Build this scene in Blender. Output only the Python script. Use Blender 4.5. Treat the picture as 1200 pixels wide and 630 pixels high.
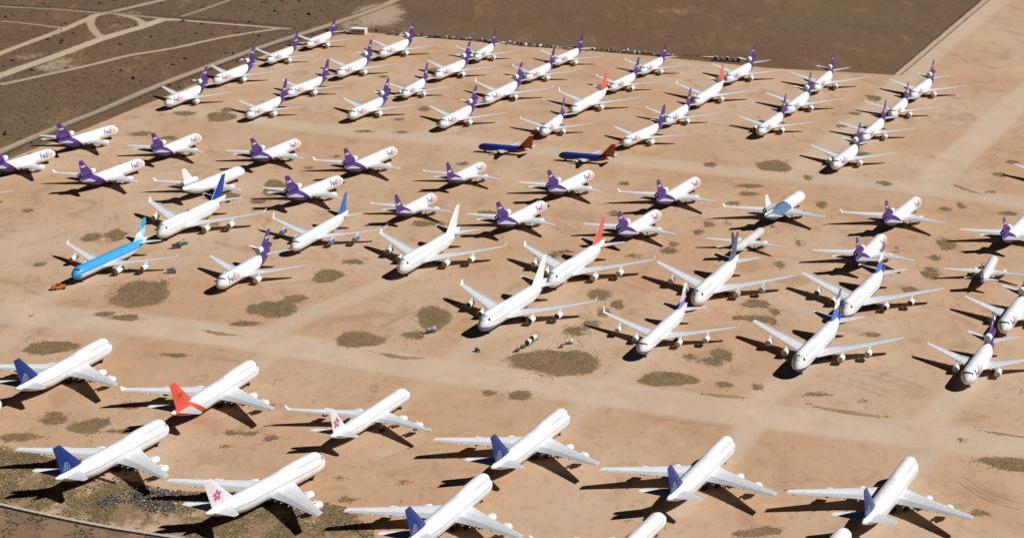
import bpy, bmesh, math, random
import numpy as np
from mathutils import Vector, Matrix, noise as mnoise

for o in list(bpy.data.objects):
    bpy.data.objects.remove(o)
scene = bpy.context.scene
COL = scene.collection
random.seed(7)
rng = np.random.default_rng(11)

# ---------------------------------------------------------------- camera
PITCH = math.radians(15.89)
cam_data = bpy.data.cameras.new('camera')
cam = bpy.data.objects.new('camera', cam_data)
COL.objects.link(cam)
cam.location = (0.0, -1090.0, 310.74)
cam.rotation_euler = (math.pi / 2 - PITCH, math.radians(0.14), 0.0)
cam_data.sensor_width = 36.0
cam_data.lens = 36.0 * 2884.2 / 1200.0
cam_data.clip_start = 5.0
cam_data.clip_end = 60000.0
scene.camera = cam

# ---------------------------------------------------------------- sky and sun
SUN_DIR = Vector((0.98, -0.10, 1.0)).normalized()          # towards the sun
elev = math.asin(SUN_DIR.z)
world = bpy.data.worlds.new('World')
scene.world = world
world.use_nodes = True
wn = world.node_tree
for n in list(wn.nodes):
    wn.nodes.remove(n)
w_out = wn.nodes.new('ShaderNodeOutputWorld')
w_bg = wn.nodes.new('ShaderNodeBackground')
w_sky = wn.nodes.new('ShaderNodeTexSky')
w_sky.sky_type = 'NISHITA'
w_sky.sun_disc = False
w_sky.sun_elevation = elev
w_sky.sun_rotation = math.atan2(SUN_DIR.x, SUN_DIR.y)
w_sky.altitude = 900.0                                       # high, dry desert air
w_sky.air_density = 0.10
w_sky.dust_density = 0.0
w_bg.inputs['Strength'].default_value = 0.05
wn.links.new(w_sky.outputs[0], w_bg.inputs[0])
wn.links.new(w_bg.outputs[0], w_out.inputs[0])

sun_data = bpy.data.lights.new('sun', 'SUN')
sun_data.energy = 5.0
sun_data.angle = math.radians(0.5)
sun_data.color = (1.0, 0.98, 0.955)
sun = bpy.data.objects.new('sun', sun_data)
COL.objects.link(sun)
sun.location = (600, -100, 700)
sun.rotation_euler = (-SUN_DIR).to_track_quat('-Z', 'Y').to_euler()

scene.view_settings.view_transform = 'Standard'
scene.view_settings.look = 'None'
scene.view_settings.gamma = 1.0
scene.view_settings.use_curve_mapping = False
scene.view_settings.exposure = 0.18

# ---------------------------------------------------------------- places on the ground (metres)
APRON = [(-333.2, -16.6), (-296.7, 170.2), (-279.0, 216.5), (-246.5, 301.2), (-209.9, 396.8), (-168.7, 511.5), (-145.0, 565.9), (-120.8, 594.3), (-103.6, 603.8), (-70.3, 587.1), (0.4, 557.7), (90.7, 514.1), (165.5, 472.7), (243.0, 449.5), (293.4, 579.0), (352.6, 731.0), (434.9, 939.0), (775.3, 933.4), (279.8, -414.8), (-220.1, -411.9)]
ROADS = [('main', 30, 1.0, [(-271.7, -47.0), (-222.7, -65.5), (-176.1, -78.5), (-130.0, -96.1), (-85.0, -117.8), (-41.6, -140.9), (13.4, -167.3), (52.9, -184.2), (87.9, -200.5), (128.2, -216.4), (158.3, -227.9), (190.9, -239.2), (244.6, -261.0)]),
    ('cross', 30, 0.65, [(-201.4, 352.0), (-133.7, 309.0), (-72.8, 281.4), (-19.0, 259.1), (47.0, 225.1), (105.6, 196.6), (162.4, 172.9), (217.2, 150.1), (263.7, 117.6), (333.1, 70.0)]),
    ('right', 22, 1.0, [(455.9, 692.5), (313.2, 385.4), (267.2, 277.6), (233.8, 201.1), (213.1, 146.5)]),
    ('far_right', 20, 0.7, [(363.4, 730.8), (307.4, 591.7), (258.0, 465.9), (213.9, 347.1), (149.9, 182.6)]),
    ('left_mid', 20, 0.4, [(-264.4, 23.0), (-224.6, 68.9), (-197.8, 111.8), (-151.0, 153.9), (-121.5, 172.1)]),
    ('tug', 14, 0.6, [(-228.6, -73.1), (-213.5, -55.3), (-202.7, -31.5), (-191.5, -6.7), (-180.6, 25.2)]),
    ('row_a', 18, 0.6, [(-107.6, -103.5), (-88.8, -69.2), (-68.4, -39.4), (-50.8, -7.9), (-32.4, 35.9)]),
    ('row_b', 13, 0.6, [(-29.1, -154.1), (-21.2, -122.9), (-12.7, -99.5), (-0.0, -67.4)]),
    ('row_c', 13, 0.6, [(33.2, -177.9), (46.4, -146.0), (54.3, -125.8), (69.8, -75.6)]),
    ('row_d', 18, 0.7, [(87.1, -202.5), (98.3, -178.4), (110.6, -157.4), (128.2, -110.2)]),
    ('row_e', 18, 0.7, [(149.5, -227.9), (163.2, -199.1), (175.6, -174.8), (191.5, -133.8)]),
    ('k_a', 13, 0.5, [(-206.0, -75.8), (-183.6, -88.4), (-167.9, -107.7), (-172.9, -142.0)]),
    ('k_b', 14, 0.6, [(-96.2, -110.7), (-101.3, -131.4), (-111.7, -164.2), (-123.1, -195.0)]),
    ('k_c', 13, 0.45, [(-18.9, -154.2), (-33.8, -166.9), (-43.2, -185.5), (-63.7, -226.3), (-82.1, -269.0)]),
    ('k_d', 14, 0.6, [(33.2, -179.9), (23.3, -201.0), (12.5, -229.7), (-3.2, -256.6)]),
    ('k_e', 14, 0.7, [(94.0, -204.5), (81.7, -234.8), (69.8, -265.8), (55.3, -302.9)]),
    ('k_f', 14, 0.6, [(161.2, -229.8), (147.9, -253.3), (133.5, -287.3), (112.4, -333.8)])]
PATHS = [('dirt_road', 7, 1, [(-339.6, 413.9), (-326.8, 456.6), (-304.8, 516.2), (-281.6, 583.6), (-259.3, 632.6), (-252.4, 653.0), (-241.2, 656.3)]),
    ('dirt_road', 5, 0.9, [(-350.3, 490.6), (-341.8, 531.6), (-327.6, 577.8), (-316.3, 613.3), (-307.5, 650.3), (-301.1, 674.6), (-292.2, 688.8)]),
    ('dirt_road', 4, 0.8, [(-303.6, 674.7), (-300.3, 639.9), (-291.2, 606.4), (-283.4, 583.6)]),
    ('dirt_road', 4, 0.8, [(-291.1, 681.6), (-276.5, 667.2), (-266.0, 649.7), (-261.8, 629.2)]),
    ('dirt_road', 4, 0.75, [(-330.5, 421.6), (-320.9, 426.8), (-295.0, 461.7), (-272.7, 492.5), (-254.8, 521.5), (-229.6, 545.3), (-199.6, 585.7), (-161.6, 621.2)]),
    ('dirt_road', 4, 0.8, [(-406.2, 727.0), (-377.7, 711.8), (-337.8, 700.3), (-304.1, 685.4), (-288.0, 681.6), (-250.9, 659.9), (-205.6, 638.6), (-155.3, 617.7)]),
    ('dirt_road', 5, 0.7, [(-292.2, 688.8), (-277.2, 714.0), (-261.8, 740.0), (-240.9, 778.3)]),
    ('dirt_road', 3, 0.5, [(-365.6, 651.1), (-345.3, 640.6), (-318.0, 623.3)]),
    ('dirt_road', 3, 0.5, [(-239.5, 666.7), (-225.3, 702.3), (-205.8, 754.4)]),
    ('perimeter_road', 5, 0.7, [(-292.1, 212.6), (-284.3, 243.1), (-265.5, 296.9), (-244.8, 352.5), (-223.3, 417.7), (-198.8, 480.1), (-172.0, 544.6), (-150.1, 591.4), (-121.6, 651.2), (-99.8, 700.5), (-83.2, 752.6)]),
    ('edge_road', 3, 0.9, [(244.1, 449.5), (350.0, 723.5), (380.1, 801.0)])]
BARE = [(-98.3, 671.8, 21.0, 49.5, 0.8), (-111.6, 637.3, 15.2, 34.1, 0.6), (-300.1, 490.0, 22.3, 25.9, 0.6), (-316.7, 519.3, 17.0, 17.8, 0.5), (-282.4, 626.2, 10.8, 16.8, 0.4), (-258.4, 472.4, 16.5, 16.9, 0.35), (125.1, 690.0, 24.9, 18.0, 0.35), (84.4, 621.1, 12.0, 10.1, 0.35), (-277.6, 674.3, 15.5, 17.7, 0.5), (-166.5, -318.5, 20.0, 4.6, 0.7), (-223.2, 684.2, 18.7, 14.3, 0.3), (-147.1, 665.4, 18.4, 28.1, 0.2), (-242.1, 512.5, 14.1, 8.8, 0.35), (-252.0, 397.3, 15.8, 10.2, 0.3), (163.7, 704.0, 18.8, 10.9, 0.3)]
VEG = [(-166.3, -37.2, 12.5, 20.1), (-159.1, -29.2, 3.5, 13.6), (-105.1, -61.4, 10.1, 12.8), (-96.3, -45.8, 5.2, 6.6), (-115.5, -82.8, 6.9, 5.0), (-85.0, -9.0, 6.2, 11.3), (-74.7, 13.9, 5.9, 5.9), (-65.1, -106.2, 10.7, 9.5), (-34.6, -74.7, 7.3, 16.3), (-42.5, -100.4, 5.4, 7.2), (17.3, -136.9, 17.3, 16.8), (32.8, -85.3, 4.3, 6.2), (25.9, -95.0, 5.8, 8.5), (39.2, -67.8, 3.3, 8.9), (45.6, -56.2, 3.4, 7.8), (61.1, -159.1, 10.8, 9.6), (80.5, -137.4, 4.8, 6.7), (85.7, -128.4, 4.9, 9.1), (71.9, -130.5, 3.5, 4.5), (83.0, -165.7, 3.3, 5.3), (96.2, -169.0, 2.7, 4.2), (106.7, -55.5, 6.4, 7.8), (97.8, -75.9, 5.1, 5.0), (106.3, -78.4, 5.9, 6.2), (73.9, 31.9, 5.2, 6.0), (76.7, 44.1, 3.2, 4.6), (95.8, 80.4, 2.9, 6.5), (106.1, 83.6, 2.1, 4.9), (89.3, 65.9, 2.9, 6.4), (190.6, -7.3, 5.1, 11.3), (206.5, 42.9, 4.5, 12.3), (197.2, 18.8, 4.0, 5.9), (176.9, -34.8, 3.8, 6.8), (140.6, 202.1, 8.2, 13.8), (123.6, 158.4, 6.7, 5.5), (121.2, 142.0, 5.3, 5.4), (112.0, 122.6, 4.4, 5.2), (155.8, 118.7, 3.5, 8.7), (-124.6, 157.3, 6.7, 16.5), (-130.7, 128.5, 5.3, 5.3), (-192.2, -115.8, 10.7, 9.3), (-138.6, -126.6, 6.3, 2.9), (-175.5, -204.4, 6.1, 7.8), (-160.9, -214.2, 7.7, 8.7), (-156.5, -209.4, 4.5, 5.8), (-10.2, -175.5, 3.1, 4.1), (2.2, -178.7, 5.7, 6.2), (-194.7, 339.9, 8.1, 7.2), (-172.3, 330.2, 9.0, 11.8), (-170.9, 349.2, 4.6, 7.2), (-204.3, 59.2, 5.4, 9.5), (-192.4, 62.3, 5.9, 11.1), (-213.1, 285.2, 7.3, 6.6), (-196.0, 274.0, 5.8, 6.6), (176.3, -253.5, 11.0, 4.4), (178.9, -260.5, 7.9, 4.3), (150.9, -100.8, 4.3, 3.6), (118.3, -178.5, 6.6, 3.1), (158.9, -304.3, 3.8, 4.0), (-12.8, 103.2, 6.0, 6.8), (-46.2, 83.5, 5.0, 6.6), (-97.4, 228.7, 3.2, 4.1), (-110.3, 200.8, 2.8, 3.9), (136.7, 45.1, 2.5, 7.7), (123.4, 7.7, 2.8, 7.2), (111.3, -83.4, 2.2, 5.0), (113.0, -67.1, 2.2, 6.4), (127.7, 76.9, 1.7, 4.9), (226.7, 116.2, 2.6, 7.0), (247.5, 100.6, 5.1, 5.1), (258.6, 181.4, 4.1, 5.8), (271.1, 210.6, 4.2, 6.0), (-64.4, 287.9, 4.9, 4.4), (-67.3, 322.0, 4.0, 4.7), (-85.5, 290.4, 6.8, 4.5), (-50.2, 467.0, 6.6, 8.4), (-83.2, 448.1, 4.3, 5.5), (-53.3, 350.2, 4.1, 7.2), (219.4, 379.0, 5.2, 10.1), (202.1, 335.3, 4.1, 4.8), (190.1, 300.7, 4.0, 4.6), (205.1, 298.3, 2.9, 4.5), (-145.7, -219.1, 7.0, 3.8), (-184.5, -225.4, 9.6, 4.7), (-173.4, -251.0, 12.4, 4.4), (-95.7, -190.2, 2.6, 4.0), (-99.0, -222.3, 3.2, 3.8), (-90.6, -227.0, 3.2, 4.7), (-106.1, -236.2, 3.2, 2.8), (-105.5, -221.3, 3.2, 3.8), (-128.7, -189.9, 5.9, 5.0), (-148.5, -189.8, 5.3, 5.1), (78.3, -322.4, 5.7, 3.8), (96.9, -282.9, 2.4, 3.3), (85.7, -319.4, 4.6, 4.5), (165.8, -230.8, 2.5, 2.8), (135.4, -186.8, 2.7, 3.0), (-58.0, -290.1, 3.6, 3.2), (-39.4, -273.6, 2.7, 2.6), (38.9, -310.6, 1.7, 1.6), (-62.3, -269.2, 3.0, 2.5), (37.9, -40.3, 5.3, 10.6), (56.1, 23.0, 4.0, 4.4), (16.0, 23.4, 7.3, 4.5), (24.2, 30.8, 5.7, 4.5), (-147.3, 84.4, 2.5, 5.0), (51.3, 102.5, 5.2, 6.8), (-208.8, -70.7, 1.5, 2.5), (-176.7, -1.1, 2.8, 5.7), (-220.1, 10.8, 3.2, 4.4), (-244.9, 110.6, 3.4, 5.1), (-177.7, -68.5, 5.2, 5.1), (-167.7, -73.6, 7.4, 5.0), (-188.0, -3.9, 3.1, 4.2), (-174.2, 161.5, 4.1, 5.5), (-150.0, 137.6, 9.7, 9.0), (-27.6, 209.8, 3.7, 6.0), (-37.8, 83.4, 5.9, 4.9), (106.4, 206.4, 4.6, 6.0), (156.0, 176.8, 2.7, 5.7), (194.7, 163.2, 4.1, 5.6), (233.5, 342.1, 2.5, 4.8), (58.3, 164.6, 3.2, 5.5), (217.0, 109.4, 3.4, 5.1), (193.0, 231.7, 4.7, 4.1), (247.1, 144.4, 3.1, 3.7)]
BERMS = [[(112.3, -186.7), (116.6, -192.8), (122.6, -196.8), (130.3, -200.8), (139.5, -204.8), (145.8, -205.9)], [(174.1, -219.6), (179.8, -223.4), (190.0, -228.2), (201.5, -233.8)], [(-56.4, -123.8), (-45.5, -130.7), (-35.0, -130.8)], [(73.3, -177.1), (83.1, -180.3), (92.2, -182.4)], [(-133.5, -91.2), (-124.4, -97.4), (-115.2, -99.8)], [(230.1, 161.0), (234.9, 149.9), (241.7, 139.0)]]
TRACKS = [[(127.8, -155.3), (138.0, -168.2), (149.4, -181.8)], [(134.1, -146.7), (146.6, -155.5), (163.6, -176.8)], [(185.9, -182.1), (194.0, -175.0), (201.9, -168.7)], [(-198.8, 84.9), (-198.9, 96.6), (-201.9, 105.0)], [(25.5, -215.6), (28.6, -221.3), (32.3, -224.2)], [(92.2, -270.3), (96.0, -277.1), (102.0, -272.0)], [(8.7, 111.5), (21.1, 82.8), (28.3, 66.5)], [(-233.2, 48.5), (-222.9, 59.4), (-213.2, 75.3)], [(-52.5, -256.3), (-40.7, -243.0), (-25.4, -234.0)], [(160.2, -270.7), (166.2, -287.5), (176.1, -297.3)]]
BARRIER = [(-186.9, -290.0), (-176.8, -295.7), (-157.3, -306.2), (-138.3, -315.6), (-115.5, -324.9), (-102.1, -330.2)]
SCRAPLINE = [(-87.1, 593.8), (-70.4, 590.4), (-34.7, 573.9), (0.4, 556.2), (34.7, 538.8), (57.4, 532.4), (91.0, 520.0), (107.4, 510.9)]
FENCE = [(-405.4, 723.3), (-377.4, 710.0), (-337.5, 698.4), (-287.4, 678.0), (-244.8, 659.8), (-193.5, 638.4), (-149.0, 614.3)]
FENCE2 = [(-290.4, 204.7), (-281.8, 230.7), (-263.9, 287.9), (-243.3, 342.9), (-221.5, 404.6), (-197.1, 466.0), (-170.8, 532.4), (-146.4, 581.8), (-122.3, 617.3)]
FENCE3 = [(243.4, 452.2), (291.7, 579.0), (348.1, 727.3)]
TUG = (-204.1, -30.1)
ENG1 = (-160.3, 38.6)
ENG2 = (-157.8, 44.7)
EQ1 = (-157.0, -4.2)
EQ2 = (-35.1, -96.9)
EQ3 = (-14.9, -123.0)
E4a = (1.3, -123.1)
E4b = (3.8, -118.5)
E4c = (6.3, -113.9)
E4d = (8.5, -108.0)
EQ5 = (21.2, -115.2)
EQ5b = (23.0, -112.8)
STAIR = (180.2, 27.9)
BLD = (-106.8, 597.3)
BLD2 = (-117.1, 600.7)
POLES = (-150.7, -266.9)
POLEE = (-140.6, -274.6)
SCRAPC = (-131.7, -292.0)
STAND1 = (17.9, 16.0)
W1 = (123.4, 513.6)
W2 = (131.5, 501.8)
W3 = (134.7, 493.0)
W4 = (146.4, 492.9)
UPOLES = [(-282.0, 695.8), (-314.5, 603.4), (-325.2, 490.3), (-295.8, 660.5), (-288.9, 667.4)]
REDPOLY = [(-196.5, -286.7), (-176.7, -296.5), (-144.6, -312.5), (-113.9, -326.4), (-95.7, -336.1), (-91.4, -374.6), (-182.7, -374.0)]
WEEDPOLY = [(-211.4, -218.6), (-190.3, -228.2), (-168.8, -242.1), (-146.5, -264.3), (-119.8, -281.4), (-80.8, -283.3), (-49.9, -302.2), (-45.3, -332.8), (-83.4, -347.0), (-113.9, -326.4), (-144.6, -312.5), (-176.7, -296.5), (-196.5, -286.7)]
# ---------------------------------------------------------------- material helpers
def new_mat(name):
    m = bpy.data.materials.new(name)
    m.use_nodes = True
    nt = m.node_tree
    bsdf = nt.nodes['Principled BSDF']
    return m, nt, bsdf


class NB:
    """small node-building helper"""
    def __init__(self, nt):
        self.nt = nt

    def n(self, typ, **kw):
        nd = self.nt.nodes.new(typ)
        for k, v in kw.items():
            setattr(nd, k, v)
        return nd

    def link(self, a, b):
        self.nt.links.new(a, b)

    def put(self, sock, v):
        if isinstance(v, (int, float)):
            sock.default_value = v
        elif isinstance(v, (tuple, list)):
            sock.default_value = tuple(v) + ((1.0,) if len(v) == 3 and len(sock.default_value) == 4 else ())
        else:
            self.link(v, sock)

    def math(self, op, a, b=0.0, c=0.0, clamp=False):
        nd = self.n('ShaderNodeMath', operation=op, use_clamp=clamp)
        for s, v in zip(nd.inputs, (a, b, c)):
            self.put(s, v)
        return nd.outputs[0]

    def mix(self, f, a, b, blend='MIX'):
        nd = self.n('ShaderNodeMix', data_type='RGBA', blend_type=blend, clamp_factor=True)
        self.put(nd.inputs[0], f)
        self.put(nd.inputs[6], a)
        self.put(nd.inputs[7], b)
        return nd.outputs[2]

    def noise(self, vec, scale, detail=4.0, rough=0.55, dist=0.0):
        nd = self.n('ShaderNodeTexNoise')
        if vec is not None:
            self.link(vec, nd.inputs['Vector'])
        nd.inputs['Scale'].default_value = scale
        nd.inputs['Detail'].default_value = detail
        nd.inputs['Roughness'].default_value = rough
        nd.inputs['Distortion'].default_value = dist
        return nd.outputs[0]

    def ramp(self, f, lo, hi, smooth=True):
        nd = self.n('ShaderNodeMapRange', clamp=True)
        nd.interpolation_type = 'SMOOTHSTEP' if smooth else 'LINEAR'
        self.put(nd.inputs[0], f)
        nd.inputs[1].default_value = lo
        nd.inputs[2].default_value = hi
        return nd.outputs[0]

    def pos(self):
        return self.n('ShaderNodeNewGeometry').outputs['Position']

    def attr(self, name):
        return self.n('ShaderNodeAttribute', attribute_name=name).outputs['Fac']

    def vmul(self, v, s):
        nd = self.n('ShaderNodeVectorMath', operation='MULTIPLY')
        self.link(v, nd.inputs[0])
        nd.inputs[1].default_value = s
        return nd.outputs[0]

    def sep(self, v):
        nd = self.n('ShaderNodeSeparateXYZ')
        self.link(v, nd.inputs[0])
        return nd.outputs


def plain(name, col, rough=0.5, metal=0.0, grime=0.12, scale=0.8, spec=0.5):
    m, nt, b = new_mat(name)
    k = NB(nt)
    tc = k.n('ShaderNodeTexCoord').outputs['Object']
    f = k.noise(tc, scale, 5, 0.6)
    dark = tuple(c * (1 - grime * 2.2) for c in col)
    c = k.mix(k.ramp(f, 0.38, 0.72), col, dark)
    k.link(c, b.inputs['Base Color'])
    b.inputs['Roughness'].default_value = rough
    b.inputs['Metallic'].default_value = metal
    b.inputs['Specular IOR Level'].default_value = spec
    return m


# ---------------------------------------------------------------- soil: one world-space colour field shared by all bare-earth sheets
def make_soil_group():
    g = bpy.data.node_groups.new('soil', 'ShaderNodeTree')
    g.interface.new_socket('Tan', in_out='OUTPUT', socket_type='NodeSocketColor')
    g.interface.new_socket('Road', in_out='OUTPUT', socket_type='NodeSocketColor')
    g.interface.new_socket('Scrub', in_out='OUTPUT', socket_type='NodeSocketColor')
    g.interface.new_socket('Weed', in_out='OUTPUT', socket_type='NodeSocketColor')
    g.interface.new_socket('Edge', in_out='OUTPUT', socket_type='NodeSocketFloat')
    g.interface.new_socket('Height', in_out='OUTPUT', socket_type='NodeSocketFloat')
    out = g.nodes.new('NodeGroupOutput')
    k = NB(g)
    p = k.pos()
    big = k.noise(k.vmul(p, (0.011, 0.007, 0.01)), 1.0, 5, 0.6, 0.6)
    mid = k.noise(k.vmul(p, (0.05, 0.032, 0.05)), 1.0, 6, 0.62, 0.9)
    fine = k.noise(k.vmul(p, (0.30, 0.17, 0.3)), 1.0, 5, 0.65)
    grit = k.noise(k.vmul(p, (1.3, 0.8, 1.3)), 1.0, 3, 0.7)
    tan = k.mix(k.ramp(big, 0.36, 0.66), (0.434, 0.273, 0.166), (0.466, 0.331, 0.228))
    tan = k.mix(k.math('MULTIPLY', k.ramp(mid, 0.50, 0.70), 0.75), tan, (0.335, 0.205, 0.120))
    pale = k.ramp(k.math('SUBTRACT', 1.0, mid), 0.55, 0.75)
    tan = k.mix(k.math('MULTIPLY', pale, 0.55), tan, (0.490, 0.358, 0.248))
    tan = k.mix(k.math('MULTIPLY', k.ramp(fine, 0.52, 0.74), 0.55), tan, (0.29, 0.185, 0.12))
    tan = k.mix(k.math('MULTIPLY', k.ramp(grit, 0.55, 0.75), 0.35), tan, (0.28, 0.18, 0.11))
    spot = k.noise(k.vmul(p, (0.13, 0.055, 0.1)), 1.0, 4, 0.6, 1.2)
    tan = k.mix(k.math('MULTIPLY', k.ramp(spot, 0.62, 0.76), 0.7), tan, (0.23, 0.135, 0.08))
    road = k.mix(k.ramp(mid, 0.35, 0.68), (0.492, 0.382, 0.282), (0.438, 0.332, 0.240))
    road = k.mix(k.math('MULTIPLY', k.ramp(fine, 0.5, 0.8), 0.35), road, (0.37, 0.27, 0.195))
    # scrubland: brown, with paler and darker drifts
    sb = k.noise(k.vmul(p, (0.006, 0.0035, 0.01)), 1.0, 4, 0.55, 0.4)
    sm = k.noise(k.vmul(p, (0.06, 0.014, 0.05)), 1.0, 5, 0.65, 0.5)
    sf = k.noise(k.vmul(p, (0.35, 0.10, 0.3)), 1.0, 4, 0.7)
    sc = k.mix(k.ramp(sb, 0.35, 0.65), (0.140, 0.0825, 0.0485), (0.147, 0.096, 0.056))
    sc = k.mix(k.math('MULTIPLY', k.ramp(sm, 0.5, 0.75), 0.7), sc, (0.235, 0.148, 0.088))
    sg = k.noise(k.vmul(p, (0.02, 0.009, 0.02)), 1.0, 6, 0.7, 0.8)
    sc = k.mix(k.math('MULTIPLY', k.ramp(sg, 0.5, 0.68), 0.55), sc, (0.100, 0.070, 0.040))
    sc = k.mix(k.math('MULTIPLY', k.ramp(sf, 0.5, 0.72), 0.5), sc, (0.072, 0.048, 0.031))
    # litter and dry stalks under the weeds
    wd = k.mix(k.ramp(fine, 0.35, 0.65), (0.205, 0.138, 0.074), (0.150, 0.106, 0.054))
    wd = k.mix(k.math('MULTIPLY', k.ramp(grit, 0.48, 0.68), 0.55), wd, (0.095, 0.078, 0.038))
    wd = k.mix(k.math('MULTIPLY', k.ramp(mid, 0.46, 0.62), 0.75), wd, (0.225, 0.138, 0.080))
    edge = k.math('ADD', k.math('MULTIPLY', k.math('SUBTRACT', mid, 0.5), 1.1), k.math('MULTIPLY', k.math('SUBTRACT', fine, 0.5), 0.9))
    hgt = k.math('ADD', k.math('MULTIPLY', fine, 0.6), k.math('MULTIPLY', grit, 0.25))
    for nm, s in (('Tan', tan), ('Road', road), ('Scrub', sc), ('Weed', wd), ('Edge', edge), ('Height', hgt)):
        g.links.new(s, out.inputs[nm])
    return g


SOIL = make_soil_group()


def soil_mat(name, build, bump=0.35):
    m, nt, b = new_mat(name)
    k = NB(nt)
    g = k.n('ShaderNodeGroup')
    g.node_tree = SOIL
    k.link(build(k, g.outputs), b.inputs['Base Color'])
    bp = k.n('ShaderNodeBump')
    bp.inputs['Strength'].default_value = bump
    bp.inputs['Distance'].default_value = 0.6
    k.link(g.outputs['Height'], bp.inputs['Height'])
    k.link(bp.outputs[0], b.inputs['Normal'])
    b.inputs['Roughness'].default_value = 0.95
    b.inputs['Specular IOR Level'].default_value = 0.1
    return m


def soft(k, g, a, lo=0.35, hi=0.65, amt=1.0):
    """attribute a pushed about by the shared noise, so that edges are ragged"""
    return k.ramp(k.math('ADD', a, k.math('MULTIPLY', g['Edge'], amt)), lo, hi)


def scrub_build(k, g):
    f = soft(k, g, k.attr('bare'), 0.3, 0.75, 1.0)
    return k.mix(f, g['Scrub'], k.mix(0.35, g['Road'], g['Scrub']))


def apron_build(k, g):
    c = k.mix(soft(k, g, k.attr('inside'), 0.40, 0.60, 0.35), g['Scrub'], g['Tan'])
    c = k.mix(k.math('MULTIPLY', soft(k, g, k.attr('road'), 0.18, 0.78, 0.75), 0.95), c, g['Road'])
    c = k.mix(soft(k, g, k.attr('red'), 0.3, 0.7, 0.6), c, k.mix(soft(k, g, 0.5, 0.2, 0.8, 1.0), (0.25, 0.150, 0.092), (0.135, 0.095, 0.06)))
    c = k.mix(k.math('MULTIPLY', soft(k, g, k.attr('weed'), 0.34, 0.60, 0.7), 0.93), c, g['Weed'])
    return c


def path_build(base):
    def f(k, g):
        return k.mix(k.math('MULTIPLY', soft(k, g, k.attr('inside'), 0.18, 0.72, 0.8), k.attr('strength')), g[base], k.mix(0.08, g['Road'], g['Scrub']))
    return f


def track_build(k, g):
    d = k.mix(0.35, g['Tan'], (0.20, 0.125, 0.08))
    return k.mix(k.math('MULTIPLY', soft(k, g, k.attr('inside'), 0.2, 0.75, 0.9), k.attr('strength')), g['Tan'], d)


M_SCRUB = soil_mat('scrub_soil', scrub_build)
M_APRON = soil_mat('apron_soil', apron_build)
M_PATH = soil_mat('path_soil', path_build('Scrub'))
M_TRACK = soil_mat('track_soil', track_build)


def link_obj(name, me, parent=None, mat=None, loc=None, rot=None):
    o = bpy.data.objects.new(name, me)
    COL.objects.link(o)
    if parent is not None:
        o.parent = parent
    if loc is not None:
        o.location = loc
    if rot is not None:
        o.rotation_euler = rot
    if mat is not None:
        if me.materials:
            o.material_slots[0].link = 'OBJECT'
            o.material_slots[0].material = mat
        else:
            me.materials.append(mat)
    return o


def mesh_from(name, verts, faces, smooth=False, mats=None, midx=None):
    me = bpy.data.meshes.new(name)
    me.from_pydata([tuple(map(float, v)) for v in verts], [], faces)
    if smooth:
        me.polygons.foreach_set('use_smooth', [True] * len(me.polygons))
    for m in mats or []:
        me.materials.append(m)
    if midx is not None:
        me.polygons.foreach_set('material_index', midx)
    me.update()
    return me


def tag(o, label, cat, group=None):
    o['label'] = label
    o['category'] = cat
    if group:
        o['group'] = group
    return o

# ---------------------------------------------------------------- the ground
def seg_dist(px, py, pl):
    """distance from points to a polyline, and position along it"""
    best = np.full(px.shape, 1e9)
    for (x0, y0), (x1, y1) in zip(pl[:-1], pl[1:]):
        dx, dy = x1 - x0, y1 - y0
        t = np.clip(((px - x0) * dx + (py - y0) * dy) / (dx * dx + dy * dy), 0, 1)
        best = np.minimum(best, np.hypot(px - x0 - t * dx, py - y0 - t * dy))
    return best


def in_poly(px, py, poly):
    r = np.zeros(px.shape, bool)
    n = len(poly)
    for i in range(n):
        x0, y0 = poly[i]
        x1, y1 = poly[(i + 1) % n]
        c = ((y0 > py) != (y1 > py)) & (px < (x1 - x0) * (py - y0) / ((y1 - y0) + 1e-12) + x0)
        r ^= c
    return r


def spline(pl, step):
    """Catmull-Rom through a polyline, resampled"""
    P = [np.array(p, float) for p in pl]
    P = [2 * P[0] - P[1]] + P + [2 * P[-1] - P[-2]]
    out = []
    for i in range(1, len(P) - 2):
        n = max(2, int(np.hypot(*(P[i + 1] - P[i])) / step))
        for t in np.linspace(0, 1, n, endpoint=False):
            a, b, c, d = P[i - 1:i + 3]
            out.append(0.5 * (2 * b + (c - a) * t + (2 * a - 5 * b + 4 * c - d) * t * t + (3 * b - a - 3 * c + d) * t ** 3))
    out.append(P[-2])
    return np.array(out)


def set_attr(me, name, vals):
    a = me.attributes.new(name, 'FLOAT', 'POINT')
    a.data.foreach_set('value', np.asarray(vals, np.float32))


def grid_mesh(name, xs, ys, z, keep=None):
    X, Y = np.meshgrid(xs, ys)
    nx, ny = len(xs), len(ys)
    V = np.stack([X.ravel(), Y.ravel(), np.full(X.size, z)], 1)
    i = np.arange(nx * ny).reshape(ny, nx)
    F = np.stack([i[:-1, :-1], i[:-1, 1:], i[1:, 1:], i[1:, :-1]], -1).reshape(-1, 4)
    if keep is not None:
        kv = keep(V[:, 0], V[:, 1])
        F = F[kv[F].any(1)]
        used = np.unique(F)
        m = np.zeros(len(V), int)
        m[used] = np.arange(len(used))
        V = V[used]
        F = m[F]
    me = bpy.data.meshes.new(name)
    me.from_pydata(V.tolist(), [], F.tolist())
    me.update()
    return me, V


def blob(V, e, power=2.0):
    x, y, rx, ry = e[:4]
    q = np.sqrt(((V[:, 0] - x) / rx) ** 2 + ((V[:, 1] - y) / ry) ** 2)
    return np.clip(1.15 - 0.62 * q ** power, 0, 1)


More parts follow.
